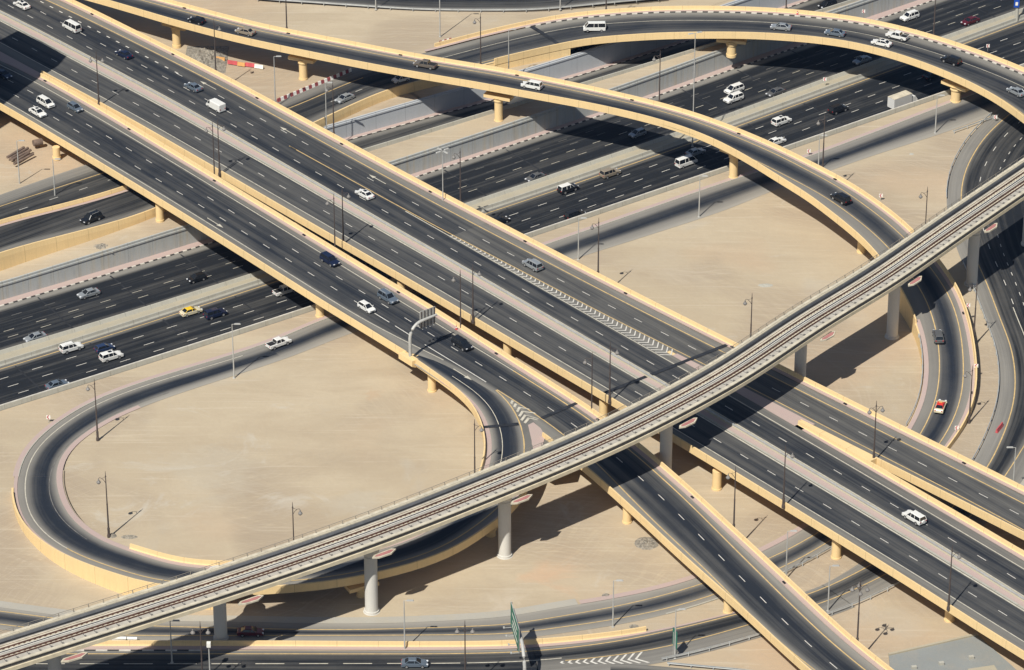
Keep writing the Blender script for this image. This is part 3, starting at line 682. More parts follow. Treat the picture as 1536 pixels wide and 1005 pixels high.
# re-trace the line with its falling height
_pts = P('6,100.5 52.2,123 160,184.6')+Z(240, 260, '440,0 800,220 1531,665')+Z(560, 420, '0,75 680,480 1100,750')+Z(700, 560, '730,0 1100,235 1480,470')+[(905, 645), (948, 677.6)]+Z(1000, 700, '0,225 400,600 800,1005')+P('1000,530 1534,975', 1100, 880, 7.68)
K = Road([(x, y, float(np.interp(K.so(x, y)[0], K.S, K.z))) for x, y in _pts], step=3, sm=14, e0=95, e1=50)
ko = lambda pts, dz=0.0, sm=8: K.off(pts, dz=dz, sm=sm)
kx = lambda x, y: K.so(x, y)[0]
k_ne = ko(Z(0, 100, '575,155 1531,690')+Z(240, 160, '0,580 700,1000')+Z(560, 420, '90,0 1531,880')+Z(700, 560, '870,0 1531,400')+Z(1000, 700, '0,95 1000,1000')+P('670,0 1534,790', 1100, 880, 7.68))
k_sw = ko(Z(240, 260, '0,290 1150,1000')+Z(560, 420, '0,660 510,970')+Z(0, 100, '90,510 930,1005')+[(640, 521.5), (700, 556), (745, 585), (800, 619), (838, 645)]+T(2, 3, '820,140 1300,620')+P('0,60 960,960', 1100, 880, 7.68))
k_swb = ko(Z(0, 100, '0,515 830,1000')+Z(240, 260, '0,355 1040,1000')+Z(560, 420, '0,735 440,1005')+P('860,370', 500, 480, 7.67)+[(640, 543)], 1.0)
k_swb2 = ko(T(2, 3, '650,0 1000,325 1534,785')+P('0,130 890,960', 1100, 880, 7.68), 1.0)
k_nose = kx(808, 648); k_div = kx(640, 522)
b2 = thing('overpass_bridge', 'narrower yellow-edged overpass beside the broad one, carrying the arched sign gantry', 'bridge', K.at(kx(500, 400), 0))
swb = np.where(K.S < k_div+2, k_swb, k_swb2)
# beyond the exit the deck's right edge moves with the diverge
kd2 = kx(720, 565)
edge = k_swb.copy()
swS = np.where(K.S < k_div, k_swb, np.where(K.S < k_nose, k_sw-1.2, k_swb2))
swS = smooth1(swS, 2)
far_ = np.clip((K.S-kx(900, 645))/60, 0, 1)
K.sheet('road_surface', [(swS, .6+.3*far_), (k_sw-.2, .5+.3*far_), (k_sw+.5+1.2*far_, .14), ((k_ne+k_sw)/2, .0-.05*far_), (-.6-.8*far_, .12), (.2-.3*far_, .35+.1*far_), (k_ne-.9, .6+.3*far_)], M_asph, b2, .01)
K.sheet('pavement', [(k_ne-.95, 0), (k_ne+.1, 0)], M_pink, b2, .12, s0=kx(0, 98))
s_t = kx(57, 117)
K.barrier('parapet', k_ne, 1, M_yel, b2, s_t, None, h=1.0, down=.65)
K.barrier('parapet', k_swb+.16, -1, M_yel, b2, None, k_div, h=1.0, down=.65)
K.barrier('parapet', k_swb2+.16, -1, M_yel, b2, k_nose+2, None, h=1.0, down=.65)
slab(K, 'deck', k_swb-.25, k_ne+.35, M_yel, b2, None, k_div)
slab(K, 'deck', k_sw-1.3, k_ne+.35, M_yel, b2, k_div, k_nose)
slab(K, 'deck', k_swb2-.25, k_ne+.35, M_yel, b2, k_nose)
# the flush pink wedge that joins the two decks upstream of their parapets
tt = np.linspace(0, g_join, 20); V = []
for t in tt:
    p0 = G.at(t, float(np.interp(t, G.S, sw_bar)), .02); V.append(p0)
    d = ((K.Q[:, :2]-p0[:2])**2).sum(1); i = int(np.argmin(d)); V.append(K.at(K.S[i], float(k_ne[i])-.9, .02))
mesh_obj('pavement', V, [(2*i, 2*i+1, 2*i+3, 2*i+2) for i in range(19)], M_pink, b2)
V2 = [tuple(np.array(v)-[0, 0, 1.0]) for v in V]
mesh_obj('deck', V2, [(2*i, 2*i+1, 2*i+3, 2*i+2) for i in range(19)], M_yel, b2)
K.line(0, .2, M_wline, b2, None, kx(760, 560)); K.line(0, .25, M_yline, b2, kx(760, 560)); K.line(k_sw, .2, M_wline, b2, None, k_div+6); K.line(k_sw, .22, M_yline, b2, kx(745, 585))
DK = lambda marks, s0, s1, **k: K.dashes(ko(marks, sm=10), marks, M_white, b2, s0, s1, **k)
DK(Z(240, 260, '198,45 498,228 798,410 1103,597 1415,787')+Z(560, 420, '258,428 968,868')+Z(700, 560, '700,190 1053,415 1405,652')+Z(0, 100, '437,360 1015,697 1307,865')+T(2, 2, '715,785 830,888')+T(2, 3, '942,62 1158,281 1382,508')+P('387,200 880,672 1150,912', 1100, 880, 7.68), 0, K.S[-1])
DK(Z(240, 260, '15,125 297,288 598,473 903,662 1213,853')+Z(0, 100, '233,420 812,755 1100,925'), 0, kx(548, 470))
ex = ko(Z(560, 420, '125,545 420,725')+P('790,120 1260,415', 500, 480, 7.67)+Z(700, 560, '80,0 280,130'), sm=3)
K.dashes(ex, Z(560, 420, '125,545 420,725'), M_white, b2, kx(562, 467), kx(625, 508), L=5.0, w_=.2)
K.line(ex, .2, M_white, b2, kx(640, 516), kx(730, 573))
for x, y in [(323, 334.5), (694, 562)]:
    st, o = K.so(x, y); arrow(K, st, o, b2, 1)
for x, y, z0 in [(85, 236, 1.5), (240, 330, 0), (480, 474, 0), (648, 586, 0)]:
    pier_px(b2, x, y, 4.1, z0=z0, r=.85, flare=False)
for x, y, z0, zt in [(940.5, 783, 0, 3.4), (1092, 918, 0, 2.7)]:
    pier_px(b2, x, y, zt, z0=z0, r=.85, flare=False)
sj, oj = K.so(868, 604); sk, ok = K.so(812, 628)
joint(K, sk, ok, oj+.3, b2, .9, sj-sk)  # dark band across the deck

# ================================================================== LOOP RAMP
L = Road([(600, 491, 6), (640, 516.5, 6), (668, 533.5, 6), (690, 549, 6), (715, 563, 6), (730.3, 574.1, 6), (744.9, 585.1, 6), (760.6, 599.7, 6), (771, 614.3, 6), (779.4, 631, 5.95), (783.6, 643.6, 5.9), (787.5, 664.5, 5.9), (786, 690, 5.8), (777, 720, 5.6), (765, 743, 5.5), (747.8, 762, 5.4),
          (706, 794.8, 5.1), (680, 811.7, 5), (640, 831, 4.9), (562.6, 852.5, 4.7), (485, 867, 4.5), (406, 873.5, 4.3), (320, 876.5, 4.0), (234.7, 870.8, 3.6), (182.5, 855.1, 3.2), (130.4, 838.2, 2.7), (91.3, 818.6, 2.2),
          (65.2, 799, 1.7), (46.9, 776.9, 1.2), (39.1, 753.4, .8), (36.5, 734.7, .6), (39.1, 708.6, .4), (45, 690, .3), (52.1, 677.3, .22), (67.8, 659, .12), (86, 643.4, .08), (104.3, 630.4, .06), (146, 605.6, .06), (203.4, 583.4, .06), (234.7, 573, .06),
          (400, 522, .06), (497, 481.5, .06), (640, 434, .06), (822.6, 372, .06), (1112, 271.5, .06), (1235, 233.4, .06), (1436, 156.5, .06), (1536, 117, .06)], step=2.5, sm=10, e1=80)
lx = lambda x, y: L.so(x, y)[0]
def off_st(R, marks):   # marks: x, y, dz
    A = sorted(R.so(x, y, d) for x, y, d in marks); return smooth1(np.interp(R.S, [a[0] for a in A], [a[1] for a in A]), 6)
inn = off_st(L, [(x, y, 0) for x, y in Z(700, 560, '130,540 215,740 265,900')+T(1, 2, '1335,700')]+[(x, y, 0) for x, y in T(0, 3, '1200,412 1000,372 880,342 760,312 640,262 520,190 440,115 390,10')+T(0, 2, '375,930 352,845 372,740 440,640 540,560 700,480')]+
             [(x, y, 0) for x, y in [(380, 553.5), (458, 526), (528.6, 500), (856.5, 389.5), (968.6, 354.3), (1099, 312.6), (1160, 285), (1248, 254), (1318.5, 229.5), (1396.8, 206), (1480, 176)]])
print('inn', inn[::12].round(1))
s_up1 = lx(110, 829); s_gr = lx(38, 715); s_F = lx(234, 573); L_end = L.S[-1]
lp = thing('loop_ramp', 'curling loop ramp on yellow walls turning round the oval sand area', 'ramp', L.at(lx(562, 852), 0))
s_wall0 = lx(36, 740)
io = inn
L.sheet('road_surface', [(1.6, .75), (.4, .6), (-.3, .55), (-1.6, .06), (io*.55, -.05), (io+2.6, .12), (io+1.2, .75), (io+.1, .95)], M_asph3, lp, -.012, lx(652, 524), s_gr)
L.loft('embankment', [(io+.1, -.03), (io-.3, -.1), (io-2.5, -4), (io+1, -4), (io+1, -.03)], M_sand, lp, lx(195, 822), s_gr+3)
tag(L.sheet('road', [(1.6, .75), (.4, .6), (-.3, .55), (-1.4, .08), (io*.42, -.02), (io*.52, .12), (io*.7, .6), (io+.0, .95)], M_asph3, None, 0.0, s_F+26), kind='structure')
tag(L.sheet('road', [(1.6, .75), (.4, .6), (-.3, .55), (-1.6, .06), (io*.55, -.05), (io+2.6, .12), (io+1.2, .75), (io+.0, .95)], M_asph3, None, 0.0, s_gr, s_F+26), kind='structure')
def vis(a0, a1): return a0, a1
L.sheet('pavement', [(io-.05, 0), (io+1.1, 0)], M_pink, lp, .05, lx(700, 556), s_gr)
tag(L.sheet('pavement', [(io-.05, 0), (io+1.1, 0)], M_pink, None, .04, s_gr, lx(180, 590)), kind='structure')
tag(L.sheet('pavement', [(1.5, 0), (2.6, 0)], M_pink, None, .1, s_gr, None), kind='structure')
L.sheet('pavement', [(1.5, 0), (2.2, 0)], M_pink, lp, .1, lx(783, 643), s_gr)
tag(L.loft('kerb', [(1.35, 0), (1.35, .16), (1.55, .16), (1.55, 0)], M_conc, None, s_gr), kind='structure')
L.line(0, .2, M_wline, lp, lx(100, 823), s_gr); L.line(0, .22, M_yline, lp, lx(745, 585), lx(100, 823))
tag(L.line(0, .2, M_wline, None, s_gr, s_F+20), kind='structure')
inl = off_st(L, [(x, y, 0) for x, y in Z(700, 560, '0,180 170,300 330,490 420,650 470,760 510,1000')+T(0, 3, '1060,440 860,400 700,350 560,290 440,205 340,110 290,20')+T(0, 2, '275,880 320,740 450,590 600,500 800,400')])
L.line(inl, .15, M_faint, lp, lx(100, 823), s_gr); L.line(inl, .15, M_wline, lp, lx(700, 556), lx(775, 745))
tag(L.line(inl, .15, M_faint, None, s_gr, s_F), kind='structure')
# outer parapet and the tall wall under it; inner parapet
sOut0 = lx(786, 690)
L.barrier('parapet', 2.1, 1, M_yel, lp, sOut0, s_wall0, h=.75, down=.9, th=.35)
sPier = lx(330, 876)
b_ = L.loft('retaining_wall', [(2.2, .3), (2.62, .3), (2.62, -5.5), (2.2, -5.5)], M_yel, lp, sPier, s_wall0+2)
s_in1 = lx(195, 822)
swb_pts = [(x, y, 1.0) for x, y in P('860,375 940,430 1250,640 1400,760 1534,890', 500, 480, 7.67)+[(712, 611), (722, 632), (727, 655), (727.5, 676), (724, 697)]]
pin = off_st(L, swb_pts+[(x, y, .2) for x, y in T(0, 3, '1200,405 1000,365 880,335 760,308')])
L.barrier('parapet', pin+.16, -1, M_yel, lp, lx(655, 526), s_in1, h=1.0, down=.65)
slab(L, 'deck', pin-.25, 0*pin+1.2, M_yel, lp, 0, lx(783, 643))
slab(L, 'deck', pin-.25, 0*pin+2.5, M_yel, lp, lx(783, 643), sPier)
L.loft('embankment', [(pin-.4, -.05), (pin-.4, -5), (2.3, -5), (2.3, -.05)], M_yel, lp, sPier, s_in1)
tag(lp, None)
for x, y in [(543, 893), (736, 802)]: pier_px(lp, x, y, 2.2, r=.95, wide=6, rz=math.radians(28))
sj = lx(727, 665)
joint(L, lx(785, 636), -.3+0, float(np.interp(lx(785, 636), L.S, inl))-3.6, lp, 1.0, 0)  # dark band across the deck
def patch(name, pts, z, mat, par, dust=None, dz=0):
    V = [U(x, y, z)+np.array([0, 0, dz]) for x, y in pts]; o = mesh_obj(name, V, [tuple(range(len(V)))[::-1]], mat, par)
    at = o.data.attributes.new('dust', 'FLOAT', 'POINT'); at.data.foreach_set('value', [dust if dust is not None else .4]*len(V)); o.data.uv_layers.new(name='UVMap')
    bm = bmesh.new(); bm.from_mesh(o.data); bmesh.ops.recalc_face_normals(bm, faces=bm.faces)
    if bm.faces[:][0].normal.z < 0: bmesh.ops.reverse_faces(bm, faces=bm.faces)
    bm.to_mesh(o.data); bm.free(); return o
patch('road_surface', [(741, 581), (765, 592), (790, 611), (815, 627), (846, 650), (862, 664), (850, 700), (815, 705), (787, 690), (788, 664), (783, 643), (771, 614)], MZ, M_asph, b2, .45, -.03)
patch('deck', [(741, 583), (765, 594), (815, 629), (862, 666), (850, 702), (815, 707), (787, 692), (788, 664), (783, 643), (771, 614)], MZ-.9, M_yel, b2)
patch('pavement', [(792, 638), (800, 634), (811, 643), (818, 655), (814, 668), (802, 690), (798, 664)], MZ, M_pink, b2, 0, .1)
go1 = off_st(L, [(x, y, 0) for x, y in [(745, 585), (770, 600), (790, 613), (812, 628)]])
b = MB()
for c0_, c1_, c2_ in [((767, 606), (769, 601.5), (775, 604)), ((771.5, 611), (774, 606), (785, 610)), ((775.5, 618), (779.5, 611.5), (794, 614)), ((779, 625), (784, 617.5), (803, 620)), ((782, 631), (788, 623), (808, 628.5)), ((787, 635), (793, 627.5), (806, 630))]:
    a, m, c = [U(*q, MZ)+np.array([0, 0, .07]) for q in (c0_, c1_, c2_)]; w2 = np.array([.22, -.22, 0])
    b.add([a-w2, a+w2, m-w2, m+w2, c-w2, c+w2], [(0, 1, 3, 2), (2, 3, 5, 4)])
b.build('chevron_marking', M_wline, b2)

# ================================================================== LONG CURVED RAMP (R2) AND ITS CONTINUATION
R2p = [(150, -22, 9), (232, 0, 9), (310, 21, 9), (400, 43.5, 9), (510.4, 65.2, 9), (640.8, 90, 9), (760, 110, 9), (890.4, 136.9, 9), (994.7, 161.7, 9), (1072.9, 186.4, 9), (1160, 222, 8.9),
       (1219.4, 251.3, 8.6), (1271.6, 278.7, 8.1), (1318.5, 310, 7.5), (1357.6, 341.3, 6.8), (1390, 375, 6.0), (1410, 400, 5.4), (1433, 434, 4.5), (1446.3, 466.4, 3.8), (1455, 500, 3.1), (1461, 540, 2.3), (1462.5, 575, 1.6), (1458, 605, 1.1), (1449, 628, .6), (1434, 655, .2), (1411, 685, .08),
       (1376, 725, .06), (1325, 770, .06), (1248, 821, .06), (1180, 857.7, .06), (1083.3, 896.8, .06), (1000, 922, .06), (916.5, 939.5, .06), (809.5, 954.5, .06), (760, 960, .06), (600, 961.5, .06), (380, 961.5, .06), (200, 961, .06), (100, 956, .06), (0, 944.5, .06)]
R2 = Road(R2p, step=3, sm=9, e0=60, e1=120)
r2 = lambda x, y: R2.so(x, y)[0]
print('R2 dir', R2.S[-1], r2(1460, 560))
r2in = off_st(R2, [(x, y, 1.0) for x, y in T(0, 0, '640,0 1000,110 1534,240')+T(1, 0, '500,330 1000,420 1534,518')+T(2, 0, '500,590 900,690 1200,790')+T(3, 1, '40,0 300,160 500,320 690,480')]+
              [(x, y, .9) for x, y in T(3, 1, '815,690 880,790 915,880')]+[(x, y, .1) for x, y in T(3, 2, '955,20 962,130 957,230 937,350 895,480')]+
              [(x, y, 0) for x, y in T(3, 3, '280,195 30,325')+T(2, 3, '1090,482 800,563 520,605')+[(760, 925), (578, 937), (450, 936), (350, 933), (75, 923), (0, 911)]])
print('r2in', r2in[::10].round(1))
s2a = r2(1376, 480)*0+r2(1462, 560); sU = r2(1376, 725); sEnd = R2.S[-1]; sWl = r2(1411, 690)
rb = thing('ramp_bridge', 'slender yellow ramp bridge curving from the top left down under the railway viaduct', 'bridge', R2.at(r2(1000, 163), 0))
L2 = off_st(R2, [(x, y, 0) for x, y in T(3, 1, '60,0 330,140 600,330 740,450 920,680 980,800 1030,930')+T(3, 2, '1043,60 1050,150 1040,270 1010,400 940,580')+T(2, 3, '1120,510 700,620')+T(3, 3, '330,232 60,365')]+[(500, 946, 0), (65, 925, 0), (0, 916.7, 0)])
Rr = off_st(R2, [(x, y, 0) for x, y in T(3, 1, '250,0 500,140 700,290 825,390 1000,590 1100,740 1160,900 1175,1005')+T(3, 2, '1185,120 1175,300 1130,480 1050,635')+T(2, 3, '1200,570 600,715')+[(23.6, 939.9), (0, 936)]])
R2.sheet('road_surface', [(-.7, .65), (Rr, .5), (Rr*.78+L2*.22, .12), ((Rr+L2)/2, .0), (L2*.85+Rr*.15, .15), (L2, .5), (r2in+.9, .6), (r2in+.1, .7)], M_asph3, rb, 0, s1=sWl)
tag(R2.sheet('road', [(-.1, .8), (Rr, .6), (Rr*.72+L2*.28, .2), ((Rr+L2)/2, .0), (L2*.8+Rr*.2, .2), (L2, .6), (r2in+.9, .7), (r2in-.2, .9)], M_asph3, None, 0, s0=sWl), kind='structure')
R2.sheet('pavement', [(-.75, 0), (.05, 0)], M_pink, rb, .1, s1=sWl)
R2.sheet('pavement', [(r2in-.05, 0), (r2in+.9, 0)], M_pink, rb, .1, r2(1372, 480), sWl)
tag(R2.sheet('pavement', [(r2in-.1, 0), (r2in-1.4, 0)], M_pink, None, .1, sWl, r2(890, 942)), kind='structure')
tag(R2.sheet('verge', [(r2in-.1, 0), (r2in-2.2, 0)], M_grav, None, .06, r2(890, 942)+.5, sEnd), kind='structure')
tag(R2.loft('kerb', [(-.25, 0), (-.25, .16), (0, .16), (0, 0)], M_conc, None, sWl, r2(1000, 922)), kind='structure')
R2.line(L2, .2, M_yline, rb, r2(1100, 200), sWl); R2.line(Rr, .2, M_yline, rb, 0, sWl)
tag(R2.line(L2, .2, M_yline, None, sWl), kind='structure'); tag(R2.line(Rr, .2, M_yline, None, sWl), kind='structure')
R2.barrier('parapet', 0, 1, M_yel, rb, 0, sWl, h=1.0, down=1.0, th=.28)
sIn1 = R2.so(1379, 485)[0]
R2.barrier('parapet', r2in+.12, -1, M_yel, rb, 0, sIn1, h=1.0, down=.65)
sAb = r2(1425, 425)
R2.loft('deck', [(r2in-.28, -.06), (r2in-.28, -.6), (r2in*.75, -1.0), (r2in*.66, -2.0), (r2in*.3, -2.0), (r2in*.22, -1.2), (.3, -.95), (.3, -.06)], M_yel, rb, 0, sAb)
R2.loft('embankment', [(r2in-.3, -.06), (r2in-.3, -5), (.4, -5), (.4, -.06)], M_yel, rb, sAb, sWl)
for px, py in [(265, 68), (455, 118), (748, 181), (1100, 266)]:
    st = R2.so(px, py, z=0)[0]; zb = 1.0 if px < 500 else 0
    pier_px(rb, px, py, 6.15, z0=zb, r=.95, wide=6.5, rz=rdir(R2, st))
pier_px(rb, 1292, 378, 5.0, r=.9)
for px, py, zb in [(1097, 82, 0), (1433, 152, 0)]:
    st = R1.so(px, py, z=0)[0]; pier_px(far, px, py, 3.7 if px < 1200 else 4.1, z0=zb, r=1.1, wide=7.0, rz=rdir(R1, st))
sj = R1.so(811, 55)[0]; joint(R1, sj, 0, float(np.interp(sj, R1.S, r1S)), far, 1.2, 3)  # dark band across the deck

# ================================================================== RIGHT-HAND ROAD / BOTTOM ROAD
DR = Road([(1560, 140), (1530, 159), (1501, 182.5), (1475, 208.6), (1455.4, 239.9), (1446.3, 262), (1441.5, 290), (1443, 320), (1449, 345), (1460, 380), (1479.5, 423.5), (1501.7, 482.1), (1513, 510), (1520.6, 540), (1523.2, 578.2),
          (1519, 610), (1508, 645), (1481.5, 700.8), (1440, 750), (1380, 803), (1297.7, 852.5), (1214, 891.6), (1099, 923), (1026, 941.2), (942.5, 959.4), (870, 970), (812, 976), (760, 979), (650, 981), (380, 981), (150, 981), (0, 981)], z=.08, step=3, sm=9, e0=60, e1=150)
dx = lambda x, y: DR.so(x, y)[0]
dS = off_st(DR, [(1640, 262, 0), (1600, 330, 0), (1600, 400, 0), (1600, 500, 0), (1575, 600, 0), (1536, 665, 0), (1505, 713.8, 0), (1462, 770, 0), (1395, 823, 0), (1289.8, 881.2, 0), (1227, 904.7, 0), (1106.8, 941.2, 0), (1031, 964.6, 0), (994.7, 972.5, 0), (947.7, 979, 0), (916.5, 983, 0), (838, 992, 0), (800, 994, 0)])
print('dS', dS[::10].round(1))
s_w = dx(1250, 876); s_b = dx(800, 977)
sh = lambda n, cols, mat, **k: tag(DR.sheet(n, cols, mat, None, **k), kind='structure')
dn = np.interp(DR.S, [dx(1380, 803), dx(1240, 882)], [0, 1])
sh('road', [(-3.2+2.2*dn, .85), (-2.2+1.4*dn, .75), (-.1, .6), (.8, .12), (dS*.5, .0), (dS-1.0, .2), (dS, .55), (dS+3.6, .75)], M_asph2, s1=dx(1240, 882))
sh('road', [(-1.0, .8), (-.1, .5), (.8, .12), (dS*.5, -.02), (dS-1.0, .15), (dS, .55), (dS+4.5, .75)], M_asph2, s0=dx(1240, 882)-.1, s1=s_b)
sh('road', [(-1.0, .8), (-.1, .5), (.8, .12), (8, .0), (20, .05), (26, .2), (60, .1)], M_asph2, s0=s_b-.1)
tag(DR.line(0, .22, M_yline, None), kind='structure'); tag(DR.line(dS, .2, M_yline, None, None, dx(842, 974)), kind='structure')
# the road that splits away at the bottom
Q = Road([(700, 967.5), (800, 968), (838, 993), (916, 996.5), (952, 997.5)][3:]+[(1046, 1006), (1120, 1013), (1250, 1030)], z=.1, step=3, sm=4, e1=80)
tag(Q.sheet('road', [(.3, .6), (-.6, .5), (-1.6, .15), (-12, .1), (-30, .1)], M_asph2, None, -.01), kind='structure')
bo = off_st(DR, [(x, y, 0) for x, y in [(250, 967.5), (420, 968.5), (560, 967.5), (700, 967.8)]])
gS = off_st(DR, [(812, 992, 0), (838, 992.7, 0), (916, 996, 0), (953, 997.3, 0), (990, 1001, 0)])
ch = chevrons(DR, dS+.1, gS-.1, dx(952, 962), dx(838, 974), None, 11, sgn=1, w_=.45); tag(ch, kind='structure')
lane1 = off_st(DR, [(x, y, 0) for x, y in T(1, 3, '95,970 350,969 600,968 850,968')]); 
D_ = DR.dashes(lane1, T(1, 3, '95,970 350,969 600,968'), M_wline, None, dx(720, 976), DR.S[-1]-60, L=5.2, w_=.22, per=8.3); tag(D_, kind='structure')
tag(DR.line(lane1, .22, M_wline, None, dx(838, 974), dx(700, 980)), kind='structure')
bf = off_st(DR, [(x, y, 0) for x, y in [(979, 947.5), (900, 957.5), (812, 966), (760, 969.5), (380, 969.5), (0, 969.5)]])
_sg = -1 if bf.mean() < 0 else 1
s_nb = dx(975, 955)
eb = DR.barrier('dividing_barrier', bf, _sg, M_yel, None, s_nb, None, h=1.0, down=.2, th=.3)
tag(eb, 'long low yellow barrier between the two roads at the bottom of the scene', 'barrier')
sh('pavement', [(bf, 0), (bf*.52, 0)], M_pink, s0=s_nb-25, dz=.1)
kk = DR.kerbs(bf*.5, -.3*_sg, None, dx(300, 981), DR.S[-1]-80, .14, 2.1, [M_kwht, M_kblk]); tag(kk, kind='structure')
# lanes on the wide right-hand road
for mk, Lm in ((P('905,570 745,765 625,965', 1410, 140, 9.135), 2.4), (P('1110,625 1025,722 950,820', 1410, 140, 9.135), 1.4)):
    a = DR.dashes(off_st(DR, [(x, y, 0) for x, y in mk]+[(1502.5, 413, 0)]*(Lm > 2)+[(1525, 430, 0)]*(Lm < 2)), mk, M_white, None, dx(1530, 160), dx(1500, 470), L=Lm, per=7.85 if Lm > 2 else 4); tag(a, kind='structure')
tag(DR.line(off_st(DR, [(1510, 436, 0), (1523, 470, 0), (1536, 503, 0), (1548, 540, 0)]), .2, M_wline, None, dx(1495, 462), dx(1521, 560)), kind='structure')
tag(DR.sheet('verge', [(dS+3.4, 0), (dS+9, 0)], M_grav, None, -.03, dx(1560, 140), dx(1440, 750)), kind='structure')

# ================================================================== GUARD RAILS
def guard(R, o, s0, s1, label, side=1, sp=4.0):
    s0, s1 = min(s0, s1), max(s0, s1)
    oo = o if isinstance(o, np.ndarray) else np.full(R.n, float(o))
    r = R.loft('guard_rail', [(oo, .5), (oo+.05, .62), (oo, .82), (oo+side*.12, .82), (oo+side*.07, .66), (oo+side*.12, .5)], M_galv, None, s0, s1)
    b = MB()
    for t in np.arange(s0+.3, s1, sp):
        q = R.at(t, float(np.interp(t, R.S, oo))+side*.14, .37); b.box(q, (.16, .16, .8), 0)
    m = b.mesh('posts', M_galv); bm = bmesh.new(); bm.from_mesh(r.data); bm.from_mesh(m); bm.to_mesh(r.data); bm.free()
    tag(r, label, 'guard rail', 'steel guard rails beside the roads'); return r
guard(DR, -3.2, dx(1510, 178), dx(1443, 300), 'curved guard rail along the sand side of the wide road above the railway viaduct', -1)
guard(DR, -3.2, dx(1462, 395), dx(1470, 716), 'long guard rail curving along the sand side of the wide road below the railway viaduct', -1)
guard(L, inn-1.6, lx(1420, 196), lx(1490, 172), 'short guard rail at the point where two roads merge under the far curved ramp', -1)
guard(DR, dS+4.2, dx(1340, 865), dx(1225, 912), 'guard rail under the broad overpass at the lower right', 1)
guard(DR, dS+4.2, dx(1140, 935), dx(985, 982), 'guard rail left of the dropping overpass, beside the sand patch at the bottom', 1)
guard(Q, .6, Q.so(1000, 1001)[0], Q.S[-1]-20, 'guard rail at the bottom edge below the nose of striped chevrons', 1)
guard(R2, r2in-.3, r2(1382, 505), r2(1358, 640), 'guard rail on the inner side of the descending curved ramp', -1)
guard(R2, .4, r2(1265, 810), r2(1175, 860), 'guard rail between the sand strip and the far road below the broad overpass', 1)
A = Road([(300, -12), (380, 0), (458, 5.5), (547, 11.7), (641, 17), (780, 17.7), (838, 14.3), (929.5, 5.2), (1008, -2), (1060, -8)], z=.9, step=3, sm=8, e0=40, e1=40)
for v in A.Q: pass
tag(A.sheet('road', [(.6, .9), (1.6, .6), (3.2, .15), (6, 0), (12, .1), (15, .6), (16.5, .9)], M_asph2, None, .03), kind='structure')
tag(A.line(14.8, .2, M_yline, None), kind='structure')
guard(A, 0, A.so(385, 0)[0], A.so(1000, -1)[0], 'long guard rail along the road at the top edge of the scene', -1, 5.5)

# ================================================================== RAILWAY VIADUCT
VZ = 15.4
V_ = Road([(x, y, VZ) for x, y in [(-30, 1020)][:0]+T(0, 3, '85,1005 680,815 1230,640')+T(1, 3, '640,345 1100,172 1500,5')+T(2, 2, '400,795 870,580 1080,462 1534,215')+T(3, 1, '280,1005 750,742 1040,530 1534,190')], step=2, sm=30, e0=90, e1=90)
vn = V_.off(T(0, 3, '0,797 640,595 1534,325')+T(1, 3, '930,20')+T(1, 2, '1534,690')+T(2, 2, '740,380 1480,10')+T(3, 1, '0,955 850,400 1400,8'), 2.3, sm=20)
print('viaduct width', vn[::20].round(1))
WV = float(np.median(vn)); k = WV/11.1
print('WV', WV)
vi = thing('railway_viaduct', 'pale concrete railway viaduct with two tracks crossing above all the roads', 'viaduct', V_.at(V_.S[-1]/2, WV/2))
def vl(name, pr, mat, **kw): return V_.loft(name, [(a*k, b) for a, b in pr], mat, vi, **kw)
vl('girder', [(0, 0), (0, .72), (.3, .74), (.3, 1.62), (.75, 1.62), (.75, 1.0), (9.7, 1.0), (9.75, 2.05), (10.3, 2.05), (11.1, 1.9), (11.1, .9), (8.6, -.5), (7.6, -.9), (3.4, -.9), (2.4, -.5), (.9, 0)], M_metro)
vl('coping', [(-.08, 1.6), (-.08, 1.76), (.8, 1.76), (.8, 1.6)], M_cream)
vl('coping', [(10.25, 1.95), (10.25, 2.14), (11.15, 2.14), (11.15, 1.85)], M_cream)
vl('fascia', [(-.04, -.02), (-.04, .74), (.28, .76), (.28, .7), (.05, -.02)], M_cream2)
vl('recess_shade', [(.27, .77), (.27, 1.59), (.32, 1.59), (.32, .77)], M_shadebracket)  # overhang shade painted in as a dark strip under the coping
vl('walkway', [(1.0, 1.01), (1.0, 1.34), (2.9, 1.34), (2.9, 1.01)], M_metrog2)
vl('inner_wall_shade', [(9.66, 1.01), (9.70, 1.9), (9.78, 1.9), (9.74, 1.01)], M_bluegrey)  # blue-grey shade painted onto the far parapet's inner face
for a, b_, h, m in ((8.85, 9.64, 1.3, M_dark), (4.75, 5.15, 1.26, M_metrog2), (5.32, 5.58, 1.36, M_white), (5.59, 5.99, 1.34, M_dark), (6.0, 6.2, 1.36, M_white), (7.55, 8.0, 1.3, M_cream), (8.01, 8.2, 1.29, M_rail), (8.21, 8.55, 1.3, M_cream), (8.56, 8.84, 1.31, M_metrog2)):  # wide dark strip by the far parapet is painted gutter shade
    vl('tray_and_shade_strip', [(a, 1.01), (a, h), (b_, h), (b_, 1.01)], m)
for a in (3.35, 4.3, 7.2): vl('rail', [(a, 1.01), (a, 1.32), (a+.2, 1.32), (a+.2, 1.01)], M_rail)
for nm, o, sp, sz, mt, hz in (('rail_plinth', 3.9, 1.0, (.55, .35, .16), M_cream, 1.09), ('rail_plinth', 6.85, 1.0, (.55, .35, .16), M_cream, 1.09)):
    b = MB()
    for t in np.arange(1, V_.S[-1], sp):
        i = min(V_.n-1, int(t/V_.step)); b.box(V_.at(t, o*k, hz), sz, 0, math.atan2(V_.D[i][1], V_.D[i][0]))
    tag(b.build(nm, mt, vi), kind='stuff')
b = MB()
